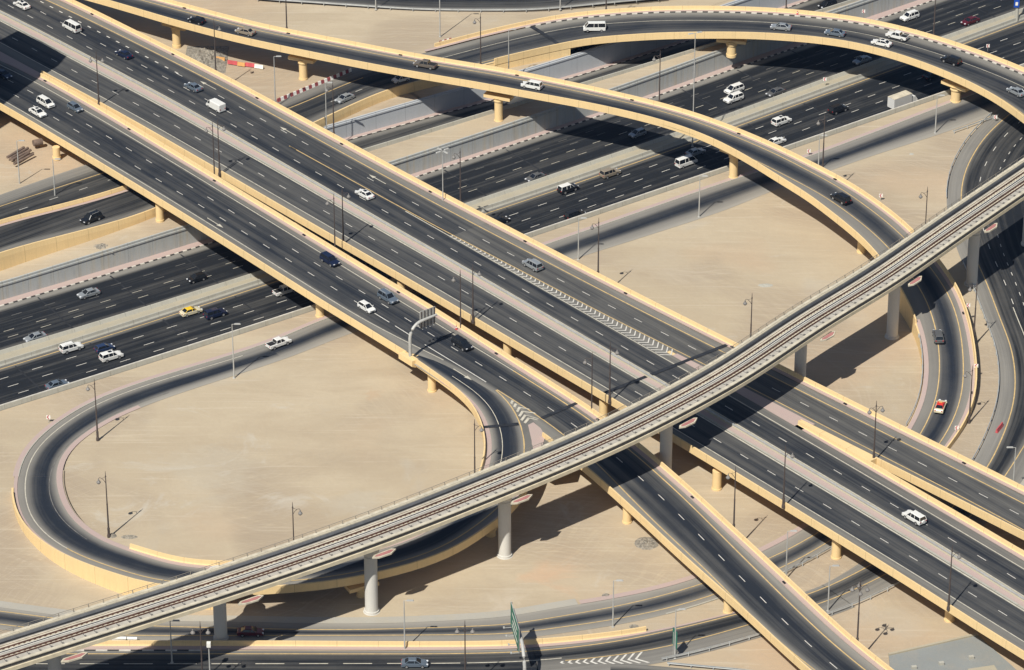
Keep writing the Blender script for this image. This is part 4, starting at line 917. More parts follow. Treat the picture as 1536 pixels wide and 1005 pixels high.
for t in np.arange(1, V_.S[-1], 2.15):
    i = min(V_.n-1, int(t/V_.step)); r = math.atan2(V_.D[i][1], V_.D[i][0])
    b.box(V_.at(t, 1.15*k, 1.5), (.2, .75, .4), 0, r); b.box(V_.at(t, 2.2*k, 1.36), (.12, 1.3, .06), 0, r)
tag(b.build('parapet_bracket', M_shadebracket, vi), kind='stuff')
b = MB()
for t in np.arange(1, V_.S[-1], 2.9):
    b.box(V_.at(t, 11.0*k, 2.45), (.13, .13, .8), 0)
rl = V_.rngi(0, V_.S[-1])
b.tube([tuple(V_.at(t, 11.0*k, 2.82)) for t in rl[::2]], .05, 5); b.tube([tuple(V_.at(t, 11.0*k, 2.5)) for t in rl[::2]], .02, 4)
b.build('railing', M_brown2, vi)
for px, py in [(86, 1062), (331.5, 963), (557.5, 922), (757, 838), (998, 722), (1199, 590), (1338, 510), (1457, 431), (1541, 372)]:
    q = U(px, py-5, 0); st = V_.so(px, py-5, z=0)[0]; rz = rdir(V_, st)
    b = MB(); b.lathe((q[0], q[1], -.3), [(1.55, 0), (1.55, .35), (1.4, .35), (1.4, .75), (1.2, .76), (1.2, VZ-3.0)], 28)
    p = b.build('pier', M_pier, vi)
    h = MB(); h.lathe((q[0], q[1], VZ-3.2), [(1.21, 0), (1.32, .1), (1.32, .5), (1.6, .9), (1.9, 2.35)], 28)
    hh = h.build('pier_head', M_pier, None); hh.parent = p; hh.data.transform(Matrix.Translation(-vi.location))
    # hexagonal ledge hung at the near edge beside the pier
    st2 = st+.4; V = []; V2 = []
    for (a, o) in [(-2.9, -1.0), (-2.1, -.35), (2.1, -.25), (2.9, -.95), (1.2, -1.9), (-1.6, -1.75)]:
        V.append(V_.at(st2+a*.9, o*.85+.55, -.95)); c_ = V_.at(st2+a*.74, (o+1.0)*.52-.35, -.8); V2.append(c_)
    b = MB(); n = 6
    b.add([tuple(v) for v in V]+[tuple(v-np.array([0, 0, .3])) for v in V], [tuple(range(n)), tuple(range(2*n-1, n-1, -1))]+[(i, (i+1) % n, n+(i+1) % n, n+i) for i in range(n)])
    pl = b.build('ledge', M_cream, vi)
    b = MB(); b.add([tuple(v-np.array([0, 0, .12])) for v in V2], [tuple(range(n))])
    pp = b.build('pink_panel', M_pinkp, None); pp.parent = pl; pp.data.transform(Matrix.Translation(-vi.location))

# ================================================================== ADDED SHADOW CASTER (unseen, past the left edge; its shadow lies over the upper left)
shp = [(27, 46), (63, 63), (100, 84), (88, 98), (52, 120), (5, 157), (-60, 190), (-260, 120), (-120, -20), (0, 60)]
TH = 52.0
off_ = (TH-MZ)/math.tan(SUN_EL)
B0 = [U(x, y, MZ)[:2]-off_*np.array([math.cos(SHAD_AZ), math.sin(SHAD_AZ)]) for x, y in shp]  # roof outline is the wanted shadow moved back towards the sun
n = len(B0); b = MB()
b.add([(p[0], p[1], TH) for p in B0]+[(p[0], p[1], -6) for p in B0], [tuple(range(n)), tuple(range(2*n-1, n-1, -1))]+[(i, (i+1) % n, n+(i+1) % n, n+i) for i in range(n)])
c0 = np.mean(B0, axis=0)
tw = thing('shadow_block', 'plain sand-coloured block added unseen past the left edge to cast the overpass shadow', 'shadow caster', (c0[0], c0[1], 0))
b.build('wall', M_conc, tw)  # whole body of the added shadow block

# ================================================================== LAMPS
def pr(Pw):
    v = np.array(Pw)-POS; q = v@FWD; return np.array([768+FPX*(v@RGT)/q, 502.5-FPX*(v@UPV)/q])
def lantern(x, y, z, par, s=1.0):
    b = MB(); b.lathe((x, y, z), [(.05, .75), (.12, .7), (.14, .45), (.4, .12), (.44, 0), (.38, -.12)], 10)
    o = b.build('lantern', M_lant, par)
    g = MB(); g.lathe((x, y, z), [(.34, -.13), (.24, -.3), (.08, -.36)], 8); q = g.build('lantern_glass', M_lampg, None); q.parent = o; q.data.transform(Matrix.Translation(-par.location))
    return o
def ornate(px, py, zt, zb, arms, label, group='dark ornate lamp posts'):
    q = U(px, py, zt); t = thing('street_lamp', label, 'lamp post', (q[0], q[1], zb), group=group); H_ = zt-zb
    x, y = q[0], q[1]; b = MB()
    b.lathe((x, y, zb-.05), [(.34, 0), (.34, .5), (.24, .9), (.24, 1.9), (.27, 1.95), (.17, 2.3), (.14, H_*.5), (.18, H_*.5+.1), (.12, H_*.5+.3), (.09, H_-1.2), (.16, H_-1.1), (.07, H_-.8), (.04, H_), (.01, H_+.1)], 10)
    b.build('pole', M_brown, t)
    for a in arms:
        ca, sa = math.cos(a), math.sin(a); b = MB()
        pts = [(x+ca*d, y+sa*d, zt+h) for d, h in ((0, -2.6), (.4, -1.9), (.85, -1.45), (1.2, -1.4), (1.35, -1.6))]
        b.tube(pts, .05, 6); b.tube([(x+ca*.1, y+sa*.1, zt-1.3), (x+ca*.7, y+sa*.7, zt-1.5)], .035, 5)
        b.build('arm', M_brown, t); lantern(x+ca*1.35, y+sa*1.35, zt-2.4, t)
    return t
pi = math.pi
ORN = [(144, 77, 19.6, 6, (0, pi), 'dark twin-lantern lamp post on the parapet nearest the top left corner'),
 (318.4, 182, 19.6, 0, (pi,), 'dark lamp post, left of the pair standing below the white panel van'),
 (326.2, 179, 19.6, 6, (0,), 'dark lamp post, right of the pair standing below the white panel van'),
 (500.5, 290.4, 19.6, 0, (pi,), 'dark lamp post with a left-facing lantern, left one of the pair by the white saloon'),
 (513, 280, 19.6, 6, (0,), 'dark lamp post with a right-facing lantern, right one of the pair by the white saloon'),
 (690.3, 405, 19.6, 0, (pi,), 'dark lamp post with a left-facing lantern, left one of the pair beyond the arched gantry'),
 (709, 396, 19.6, 6, (0,), 'dark lamp post with a right-facing lantern, right one of the pair beyond the arched gantry'),
 (888.4, 528, 19.6, 0, (pi,), 'dark lamp post with a left-facing lantern, left one of the pair nearest the railway viaduct'),
 (915.6, 513.6, 19.6, 6, (0,), 'dark lamp post, right one of the pair nearest the railway viaduct'),
 (1178.5, 668, 19.6, 6, (0,), 'dark lamp post on the broad overpass near parapet, just past the railway viaduct'),
 (1428.6, 818.6, 19.6, 6, (0,), 'dark single-lantern lamp post on the near parapet at the lower right corner'),
 (1314.9, 601, 19.6, 6, (0.3, pi+.3), 'dark twin-lantern lamp post between the two diverging carriageways on the right'),
 (1099, 701, 22, 0, (pi,), 'tall dark lamp post rising from the sand between the two overpasses below the viaduct'),
 (1290.4, 868, 22, 0, (0, pi, pi/2, -pi/2), 'tall dark four-lantern mast behind the dropping overpass at the bottom right'),
 (316.8, 30, 22, 1, (-.4,), 'tall dark lamp post by the rubble heap at the top left'),
 (456, -55, 22, 1, (0,), 'tall dark lamp post beyond the slender ramp, its head above the top edge'),
 (724, 16, 16, 1, (pi,), 'dark lamp post at the bend where the slender ramp crosses the far road'),
 (500.7, 121, 20, -1, (pi,), 'dark lamp post beside the silver saloon on the far road'),
 (688.5, 222, 17, -4.4, (pi,), 'dark lamp post standing in the sunken highway beside the warning sign'),
 (992, 74, 22, -4.4, (pi,), 'dark lamp post against the far highway wall between the two curved ramps'),
 (910, -60, 22, 1, (0,), 'dark lamp post behind the white van on the far curved ramp'),
 (1425, -35, 22, -4.4, (pi,), 'dark lamp post behind the far curved ramp near the top right corner'),
 (1236.4, 171, 20, 0, (pi,), 'dark lamp post by the sand strip left of the box lorry'),
 (1176.4, -50, 22, 0, (0,), 'dark lamp post at the top edge above the silver saloon on the far ramp'),
 (894.3, 328, 20, 0, (pi,), 'dark lamp post at the left end of the big sand area, beside the broad overpass'),
 (1125, 441, 20, 0, (pi,), 'dark lamp post in the big sand area just behind the railway viaduct'),
 (1391.5, 280, 20, 0, (pi,), 'dark lamp post standing alone on the sand between the right-hand ramp and the wide road'),
 (1468.5, 419.5, 14, 0, (pi,), 'dark lamp post on the narrow sand strip under the viaduct at the right'),
 (1452, 547, 15, 1.2, (pi,), 'dark lamp post bracketed to the outer parapet beside the red-roofed taxi'),
 (141.3, 568, 14, 0, (pi,), 'dark lamp post inside the loop at its upper left bend'),
 (157.8, 707, 14.5, 0, (pi,), 'dark lamp post inside the loop near its lower left bend'),
 (711.7, 629, 17, 0, (0,), 'dark lamp post by the inner parapet where the loop leaves the overpass'),
 (438.7, 753.4, 19, 0, (0,), 'dark lamp post in the loop, cut off by the railway viaduct'),
 (697.3, 930.7, 16, 0, (0, pi), 'dark lamp post at the bottom edge right of the steel-blue saloon'),
 (299.9, 932, 16, 0, (0, pi), 'dark lamp post at the bottom edge below the railway viaduct')]
MOUNT = {(1099, 701): (K, k_ne, 1), (1290.4, 868): (K, k_ne, 1), (316.8, 30): (G, a_foot, 1), (456, -55): (R2, 0*R2.S, 1), (724, 16): (R2, 0*R2.S, 1), (500.7, 121): (G, a_foot, 1), (688.5, 222): (G, a_foot, 1), (992, 74): (R2, 0*R2.S, 1),
         (910, -60): (R1, 0*R1.S+.9, 1), (1425, -35): (R1, 0*R1.S+.9, 1), (1236.4, 171): (R2, 0*R2.S, 1), (1176.4, -50): (R1, 0*R1.S+.9, 1), (894.3, 328): (G, a_foot, 1), (1125, 441): (G, a_foot, 1), (1452, 547): (R2, 0*R2.S, 1), (1468.5, 419.5): (R2, 0*R2.S, 1)}
for a in ORN:
    a = list(a); m_ = MOUNT.get((a[0], a[1]))
    if m_:
        R_, o_, sd_ = m_; hgt = 13.6 if a[0] not in (1468.5, 1452) else 12.5
        zt_ = 19.0
        for _ in range(4):
            st_ = R_.so(a[0], a[1], z=zt_)[0]; zt_ = float(np.interp(st_, R_.S, R_.z))+hgt
        q_ = R_.at(st_, float(np.interp(st_, R_.S, o_))+.85*sd_); pp_ = pr((q_[0], q_[1], zt_)); a[0], a[1] = pp_; a[2] = zt_; a[3] = zt_-hgt-1.0
    ornate(*a)

def plain(px, py, zt, zb, ang, label, heads=1):
    q = U(px, py, zt); x, y = q[0], q[1]; t = thing('street_lamp', label, 'lamp post', (x, y, zb), group='plain grey lamp posts'); H_ = zt-zb
    b = MB(); b.lathe((x, y, zb-.05), [(.3, 0), (.3, .15), (.17, .2), (.15, 1.2), (.08, H_)], 8); b.build('pole', M_grey, t)
    for i in range(heads):
        a = ang+i*2*pi/heads; b = MB(); ca, sa = math.cos(a), math.sin(a)
        b.tube([(x, y, zt-.1), (x+ca*.6, y+sa*.6, zt+.02)], .05, 6); b.box((x+ca*1.1, y+sa*1.1, zt+.04), (1.3, .42, .16), 0, a, .8)
        b.build('lamp_head', M_grey, t)
for a in [(410.8, 84.5, 14, 1, 0, 'plain grey lamp post beside the red and white barriers, left of the slender ramp'),
 (488, 124, 13, -1, 0, 'plain grey lamp post just left of the dark one by the silver saloon'),
 (763, 44, 13, -1, 0, 'plain grey lamp post in front of the yellow wall where the far ramp starts'),
 (659, -55, 20, 1, 0, 'plain grey lamp post near the five red and white blocks at the top'),
 (561.7, -95, 20, .9, 0, 'plain grey lamp post at the guard rail on the top edge, left one of two'),
 (841, -95, 20, .9, 0, 'plain grey lamp post at the guard rail on the top edge, right one of two'),
 (1042.9, 49.5, 24, -4.4, .4, 'tall plain grey lamp post rising from the highway between the curved ramps', 2),
 (663.7, 226, 18, -4.4, .7, 'plain grey mast with four lamp heads in the sunken highway', 4),
 (1406, 143, 9.5, 0, 0, 'plain grey lamp post by the service road right of the box lorry'),
 (1229.5, 203, 9, 0, 0, 'thin grey lamp post just left of the dark one by the lorry'),
 (868, 327, 10, 0, 0, 'plain grey lamp post at the verge of the service road nearest the broad overpass'),
 (1050, 264, 10, 0, 0, 'plain grey lamp post at the verge of the service road below the white van'),
 (1523.7, 671, 12, 0, pi, 'plain grey lamp post at the right edge beside the wide road'),
 (25, 211, 12, 1.3, 0, 'plain grey lamp post behind the rusty pipes at the left edge'),
 (79, 238.6, 11, 1.3, 0, 'plain grey lamp post by the left-hand road, right of the rusty pipes'),
 (348, 486, 12.5, 0, 0, 'plain grey lamp post at the verge of the loop road under the white taxi lane'),
 (606, 900.8, 10.5, 0, 0, 'plain grey lamp post at the bottom road right of the viaduct pier'),
 (920.4, 870.8, 10, 0, 0, 'plain grey lamp post on the sand island right of the green sign gantry'),
 (1014, 913.8, 10.5, 0, 0, 'plain grey lamp post next to the small green sign'),
 (1181.6, 796.5, 10.5, 0, 0, 'plain grey lamp post behind the dropping overpass, by the road below the broad one'),
 (1245, 848.6, 9.8, 0, 0, 'plain grey lamp post at the guard rail under the broad overpass'),
 (255, 931, 9, 0, 0, 'short grey post behind the yellow bottom barrier, left of the viaduct pier')]: plain(*a)

# ================================================================== VEHICLES
def car_paint(name, c, metal=.3, rough=.35):
    k = NT(name, rough, metal, .5); k.col(k.ramp(k.noise(k.pos(), 1.2, 4), .3, .8, tuple(x*.94 for x in c[:3])+(1,), c)); k.b.inputs['Coat Weight'].default_value = .4; return k.m
PAINT = {n_: car_paint('car_paint_'+n_, c, m, r) for n_, c, m, r in [
 ('white', rgb(.74, .74, .71), 0, .35), ('cream', rgb(.66, .60, .42), 0, .35), ('silver', rgb(.42, .45, .47), .5, .35), ('grey', rgb(.17, .175, .18), .5, .4), ('blue_grey', rgb(.20, .25, .31), .5, .35),
 ('navy', rgb(.012, .02, .055), .2, .3), ('black', rgb(.012, .013, .016), .1, .3), ('beige', rgb(.40, .34, .26), .4, .4), ('dark_red', rgb(.11, .012, .02), .2, .3), ('red', rgb(.62, .03, .02), 0, .35),
 ('yellow', rgb(.80, .52, .02), 0, .4), ('lorry', rgb(.62, .62, .60), 0, .6), ('brown', rgb(.20, .17, .14), .4, .4), ('blue', rgb(.03, .055, .13), .3, .3)]}
SPEC = dict(
 sedan=dict(L=4.8, W=1.84, prof=[(-2.4, .38), (-2.4, .8), (-2.25, .98), (-1.6, 1.03), (.95, .97), (1.9, .84), (2.3, .68), (2.4, .5), (2.38, .32), (-2.3, .3)], cab=(-1.85, 1.15, -1.05, .3, .98, 1.46), wh=.33, wx=1.42),
 suv=dict(L=4.9, W=1.94, prof=[(-2.42, .5), (-2.45, 1.0), (-2.4, 1.15), (1.05, 1.14), (2.1, 1.05), (2.4, .88), (2.45, .55), (2.4, .42), (-2.4, .42)], cab=(-2.4, 1.2, -2.15, .45, 1.12, 1.84), wh=.4, wx=1.45),
 hatch=dict(L=4.1, W=1.76, prof=[(-2.05, .42), (-2.08, .85), (-2.0, 1.0), (.85, .97), (1.6, .86), (2.0, .68), (2.05, .4), (2.0, .3), (-2.0, .3)], cab=(-2.0, 1.1, -1.65, .2, .97, 1.5), wh=.32, wx=1.25),
 minivan=dict(L=4.9, W=1.9, prof=[(-2.4, .42), (-2.45, .95), (-2.4, 1.08), (1.2, 1.06), (2.1, .9), (2.4, .7), (2.45, .4), (2.4, .32), (-2.4, .32)], cab=(-2.4, 1.5, -2.1, .55, 1.06, 1.76), wh=.34, wx=1.5),
 van=dict(L=5.3, W=1.92, prof=[(-2.62, .4), (-2.65, 1.2), (1.9, 1.2), (2.35, 1.12), (2.62, .8), (2.65, .4), (-2.6, .34)], cab=(-2.65, 2.25, -2.55, 1.45, 1.2, 2.15), wh=.34, wx=1.65),
 panel=dict(L=5.1, W=1.92, prof=[(-2.52, .4), (-2.55, 2.0), (-2.45, 2.12), (1.05, 2.12), (1.1, 1.3), (1.95, 1.2), (2.3, 1.0), (2.52, .8), (2.55, .4), (-2.5, .34)], cab=(1.0, 2.1, .9, 1.4, 1.2, 2.08), wh=.34, wx=1.6),
 pickup=dict(L=5.4, W=1.94, prof=[(-2.7, .55), (-2.7, 1.12), (-.95, 1.12), (1.25, 1.1), (2.3, 1.02), (2.65, .85), (2.7, .5), (2.6, .42), (-2.6, .42)], cab=(-1.0, 1.35, -.8, .6, 1.1, 1.78), wh=.4, wx=1.65))
proto = {}
def car_parts(ty):
    if ty in proto: return proto[ty]
    S_ = SPEC[ty]; W = S_['W']/2; prof = S_['prof']; m = len(prof); out = []
    b = MB(); V = []
    zc = sum(p[1] for p in prof)/m
    for y, sc in ((-W, .90), (-W+.1, 1.0), (-W+.3, 1.012), (W-.3, 1.012), (W-.1, 1.0), (W, .90)):
        for x, z in prof: V.append((x*(.975 if sc < 1 else 1), y, zc+(z-zc)*sc))
    F = [(j*m+i, j*m+(i+1) % m, (j+1)*m+(i+1) % m, (j+1)*m+i) for j in range(5) for i in range(m)]
    F += [tuple(range(m)), tuple(range(6*m-1, 5*m-1, -1))]; b.add(V, F)
    for sx_ in (-1, 1):
        for sy_ in (-1, 1): b.lathe((0, 0, 0), [(.001, 0)], 3) if False else None
    out.append(('body', b.mesh('body', M_white), 'P', None))
    x0, x1, r0, r1, zb, zr_ = S_['cab']; wb, wr = W-.08, W-.28
    if ty == 'panel': wb, wr = W-.03, W-.15
    b = MB(); b.add([(x0, -wb, zb-.04), (x1, -wb, zb-.04), (x1, wb, zb-.04), (x0, wb, zb-.04), (r0, -wr, zr_), (r1, -wr, zr_), (r1, wr, zr_), (r0, wr, zr_)], [(3, 2, 1, 0), (4, 5, 6, 7), (0, 1, 5, 4), (1, 2, 6, 5), (2, 3, 7, 6), (3, 0, 4, 7)])
    out.append(('window', b.mesh('window', M_glass), None, None))
    b = MB()
    b.add([(r0-.05, -wr-.02, zr_-.02), (r1+.04, -wr-.02, zr_-.02), (r1+.04, wr+.02, zr_-.02), (r0-.05, wr+.02, zr_-.02), (r0+.1, -wr+.12, zr_+.07), (r1-.12, -wr+.12, zr_+.07), (r1-.12, wr-.12, zr_+.07), (r0+.1, wr-.12, zr_+.07)], [(3, 2, 1, 0), (4, 5, 6, 7), (0, 1, 5, 4), (1, 2, 6, 5), (2, 3, 7, 6), (3, 0, 4, 7)])
    for s_ in (-1, 1):
        for xa, xb in ((x0, r0), (x1, r1)):
            b.tube([(xa, s_*(wb-.02), zb-.05), (xb, s_*(wr+.0), zr_)], .06, 5)
        nm = [(.0, .0)] if ty in ('sedan', 'hatch') else [(-.9, -.85), (.15, .1)]
        if ty == 'panel': nm = []
        if ty == 'pickup': nm = [(.15, .1)]
        for xa, xb in nm: b.tube([(xa, s_*(wb-.01), zb-.05), (xb, s_*(wr+.01), zr_)], .055, 5)
    out.append(('roof', b.mesh('roof', M_white), 'R', None))
    if ty == 'pickup':
        b = MB(); b.box((-1.82, 0, 1.1), (1.55, 1.5, .06), 0); out.append(('load_bed', b.mesh('load_bed', M_dark), None, None))
    for sx_ in (-1, 1):
        for sy_ in (-1, 1):
            b = MB(); r = S_['wh']; b.tube([(sx_*S_['wx'], sy_*(W-.2), r), (sx_*S_['wx'], sy_*(W+.02), r)], r, 14)
            c = MB(); c.tube([(sx_*S_['wx'], sy_*(W-.05), r), (sx_*S_['wx'], sy_*(W+.035), r)], r*.62, 10)
            out.append(('wheel', b.mesh('wheel', M_tyre), None, ('rim', c.mesh('rim', M_rim))))
    fx = max(p[0] for p in prof); rx = min(p[0] for p in prof); zh = .72 if ty in ('sedan', 'hatch') else .88
    for sy_ in (-1, 1):
        b = MB(); b.box((fx-.13, sy_*(W-.32), zh-.04), (.3, .36, .15), 0); out.append(('headlight', b.mesh('headlight', M_hl), None, None))
        b = MB(); b.box((rx+.04, sy_*(W-.26), zh+.08), (.14, .26, .2), 0); out.append(('tail_light', b.mesh('tail_light', M_tl), None, None))
    b = MB(); b.box((fx-.0, 0, zh-.18), (.05, .8, .14), 0); out.append(('grille', b.mesh('grille', M_dark), None, None))
    if ty in ('sedan', 'suv', 'hatch', 'minivan', 'pickup'):
        for sy_ in (-1, 1):
            b = MB(); b.box((S_['cab'][1]-.25, sy_*(W+.1), zb+.08), (.12, .22, .15), 0); out.append(('wing_mirror', b.mesh('wing_mirror', M_white), 'P', None))
    proto[ty] = out; return out
def put(o, par, mat=None, slot=None):
    c = bpy.data.objects.new(o[0], o[1]); c.parent = par; C.objects.link(c)
    if mat is not None: c.material_slots[0].link = 'OBJECT'; c.material_slots[0].material = mat
    return c
def car(ty, paint, px, py, R, sg, label, roof=None, z=None, extra=None, cat=None):
    st, o = R.so(px, py+3, .0); q = R.at(st, o, .03) if z is None else U(px, py+3, z)
    h = rdir(R, st)+(0 if sg > 0 else pi)
    nm = {'sedan': 'parked_car'}.get('', {'suv': 'suv', 'van': 'minibus', 'panel': 'panel_van', 'pickup': 'pickup_truck', 'minivan': 'minivan', 'sedan': 'saloon_car', 'hatch': 'hatchback_car'}[ty])
    if cat == 'taxi': nm = 'taxi'
    t = thing(nm, label, cat or {'van': 'van', 'panel': 'van', 'pickup': 'pickup'}.get(ty, 'car'), tuple(q), h, 'vehicles on the roads')
    for p in car_parts(ty):
        m = PAINT[paint] if p[2] == 'P' else PAINT[roof or paint] if p[2] == 'R' else None
        c = put(p, t, m)
        if p[3]: put(p[3], c)
    if extra == 'sunroof':
        b = MB(); S_ = SPEC[ty]; b.box((-.25, 0, S_['cab'][5]+.075), (.8, .75, .02), 0); put(('sunroof', b.mesh('sunroof', M_glass), None, None), t)
    if extra == 'rack':
        b = MB(); S_ = SPEC[ty]
        for s_ in (-1, 1): b.tube([(-1.7, s_*.6, S_['cab'][5]+.12), (.1, s_*.6, S_['cab'][5]+.12)], .03, 5)
        put(('roof_rail', b.mesh('roof_rail', M_grey), None, None), t)
    if extra == 'spare':
        b = MB(); b.tube([(-2.42, 0, .95), (-2.68, 0, .95)], .36, 14); put(('spare_wheel', b.mesh('spare_wheel', M_white), 'P', None), t, PAINT[paint])
    if extra == 'open':
        b = MB(); b.box((-.4, 0, 1.2), (1.6, 1.2, .3), 0); put(('seats', b.mesh('seats', M_dark), None, None), t)
    if extra == 'roofsign':
        b = MB(); b.box((-.2, 0, 1.62), (.25, .7, .18), 0); put(('roof_sign', b.mesh('roof_sign', M_org), None, None), t)
    return t
CARS = [
 ('sedan', 'white', 33, 8, G, -1, 'white saloon with a dark sunroof at the top left corner', {'extra': 'sunroof'}),
 ('van', 'white', 108, 42, G, -1, 'white minibus with a dark window band on the broad overpass, upper left', {}),
 ('sedan', 'navy', 186, 82, G, -1, 'navy saloon on the broad overpass behind the white minibus', {}),
 ('sedan', 'blue_grey', 290, 131, G, -1, 'grey saloon just ahead of the white panel van', {}),
 ('panel', 'white', 324, 161, G, -1, 'white windowless panel van on the broad overpass', {}),
 ('sedan', 'white', 547, 292, G, -1, 'white saloon alone beside the double yellow line', {'extra': 'sunroof'}),
 ('suv', 'silver', 799, 399, G, -1, 'silver off-roader beside the start of the striped chevrons', {'extra': 'rack'}),
 ('suv', 'white', 1371, 778, G, -1, 'white off-roader with a spare wheel on its back door, lower right', {'extra': 'spare'}),
 ('sedan', 'navy', 5, 112, K, 1, 'dark car in the deep shadow at the left edge', {}),
 ('minivan', 'white', 69, 155, K, 1, 'white people carrier, upper of the white pair at the left', {}),
 ('sedan', 'white', 57, 169, K, 1, 'white saloon with a sunroof, lower of the white pair at the left', {'extra': 'sunroof'}),
 ('hatch', 'blue_grey', 113, 162, K, 1, 'small blue-grey hatchback right of the white pair', {}),
 ('suv', 'navy', 495, 392, K, 1, 'dark navy off-roader on the three-lane overpass near its yellow parapet', {}),
 ('suv', 'blue_grey', 582, 448, K, 1, 'light blue off-roader just above the arched gantry', {'extra': 'rack'}),
 ('hatch', 'white', 550, 462, K, 1, 'white hatchback left of the light blue off-roader', {}),
 ('suv', 'black', 693, 518, K, 1, 'black off-roader beyond the gantry shadow on the three-lane overpass', {}),
 ('hatch', 'black', 295, 31, R2, -1, 'black hatchback on the slender ramp at the top left', {}),
 ('sedan', 'beige', 368, 48, R2, -1, 'beige saloon on the slender ramp behind the black hatchback', {}),
 ('pickup', 'brown', 638, 98, R2, -1, 'brown pickup on the slender ramp', {}),
 ('minivan', 'white', 798, 129, R2, -1, 'white people carrier on the slender ramp', {}),
 ('suv', 'black', 1261, 299, R2, -1, 'black off-roader on the slender ramp where it bends down to the viaduct', {}),
 ('suv', 'grey', 1407, 506, R2, -1, 'grey off-roader on the ramp just out of the viaduct shadow', {}),
 ('sedan', 'cream', 1411, 610, R2, -1, 'cream taxi with a red roof on the descending ramp', {'roof': 'red', 'extra': 'roofsign', 'cat': 'taxi'}),
 ('van', 'white', 892, 43, R1, -1, 'white minibus on the far curved ramp', {}),
 ('sedan', 'silver', 1171, 41, R1, -1, 'silver saloon alone at the crest of the far curved ramp', {}),
 ('sedan', 'blue_grey', 1253, 50, R1, -1, 'steel-blue saloon on the far curved ramp', {}),
 ('sedan', 'white', 1322, 65, R1, -1, 'white saloon beside the white pickup on the far curved ramp', {'extra': 'sunroof'}),
 ('pickup', 'white', 1346, 55, R1, -1, 'white pickup on the far curved ramp', {}),
 ('suv', 'black', 1427, 92, R1, -1, 'black off-roader on the far curved ramp near the right edge', {}),
 ('sedan', 'silver', 1524, 138, R1, -1, 'silver open-topped car at the right edge of the far curved ramp', {'extra': 'open'}),
 ('minivan', 'white', 1101, 135, H, -1, 'white people carrier, farther of the two side by side on the highway', {}),
 ('suv', 'white', 1100, 149, H, -1, 'white off-roader, nearer of the two side by side on the highway', {}),
 ('sedan', 'grey', 1163, 139, H, -1, 'grey saloon on the highway right of the two white cars', {}),
 ('sedan', 'silver', 1293, 91, H, -1, 'silver saloon in the shadow of the far curved ramp', {}),
 ('suv', 'white', 1364, 26, H, -1, 'white off-roader on the highway at the top right, beyond the far ramp', {'extra': 'rack'}),
 ('sedan', 'dark_red', 1455, 32, H, -1, 'dark red saloon at the top right', {}),
 ('hatch', 'silver', 956, 201, H, -1, 'silver hatchback in the shadow of the slender ramp', {}),
 ('sedan', 'grey', 803, 267, H, -1, 'dark grey saloon near the highway median beside the broad overpass', {}),
 ('sedan', 'silver', 133, 441, H, -1, 'silver saloon mid-highway at the left', {}),
 ('sedan', 'silver', 53, 507, H, -1, 'silver saloon close to the median at the left edge', {}),
 ('hatch', 'black', 295, 418, H, -1, 'black hatchback on the highway near the overpass shadow, left half', {}),
 ('suv', 'beige', 915, 261, H, 1, 'beige off-roader behind the black one with a white roof', {}),
 ('suv', 'black', 852, 284, H, 1, 'black off-roader with a white roof', {'roof': 'white'}),
 ('suv', 'black', 862, 324, H, 1, 'black off-roader half hidden by the near highway parapet', {}),
 ('sedan', 'silver', 1043, 229, H, 1, 'silver saloon under the slender ramp, ahead of the white minibus', {}),
 ('van', 'white', 1029, 245, H, 1, 'white minibus on the highway just below the slender ramp', {}),
 ('suv', 'black', 1257, 165, H, 1, 'black off-roader behind the box lorry', {}),
 ('suv', 'white', 1172, 183, H, 1, 'white off-roader on the highway right of the slender ramp', {'extra': 'sunroof'}),
 ('sedan', 'white', 1164, 213, H, 1, 'white saloon half hidden behind the slender ramp and parapet', {}),
 ('sedan', 'black', 1398, 114, H, 1, 'dark saloon in the deep shadow behind the curved bridge pier', {}),
 ('sedan', 'cream', 286, 468, H, 1, 'cream taxi with a yellow roof', {'roof': 'yellow', 'cat': 'taxi'}),
 ('suv', 'navy', 323, 472, H, 1, 'dark off-roader just ahead of the yellow-roofed taxi', {}),
 ('pickup', 'white', 428, 437, H, 1, 'white pickup half under the three-lane overpass', {}),
 ('suv', 'white', 107, 523, H, 1, 'white off-roader nearest the yellow median line at the lower left', {'extra': 'rack'}),
 ('hatch', 'blue', 157, 523, H, 1, 'dark blue hatchback beside the white off-roader with a sunroof', {}),
 ('suv', 'white', 167, 536, H, 1, 'white off-roader with a sunroof next to the dark blue hatchback', {'extra': 'sunroof'}),
 ('sedan', 'blue_grey', 86, 578, H, 1, 'blue-grey saloon tight against the near highway parapet at the left', {}),
 ('sedan', 'black', 749, 332, H, 1, 'black saloon peeping out beyond the parapet of the broad overpass', {}),
 ('suv', 'black', 137, 329, R1, -1, 'black off-roader on the left-hand road above the yellow wall', {'extra': 'rack'}),
 ('sedan', 'silver', 517, 148, R1, -1, 'silver saloon on the far road beside the red and white barriers', {}),
 ('hatch', 'white', 602, 119, R1, -1, 'white hatchback half hidden under the slender ramp', {}),
 ('pickup', 'white', 418, 516, L, 1, 'white pickup on the service road above the loop', {}),
 ('sedan', 'blue_grey', 622, 996, DR, -1, 'steel-blue saloon at the bottom edge', {}),
 ('sedan', 'dark_red', 376, 949, R2, -1, 'dark red saloon in the shadow of the railway viaduct at the bottom', {}),
]
for ty, pa, px, py, R, sg, lb, kw in CARS: car(ty, pa, px, py, R, sg, lb, **kw)
q = U(1241, 10, -5.3); t = car('minivan', 'black', 1241, 8, H, -1, 'dark car on the narrow sunken service road at the top edge', z=-5.3)
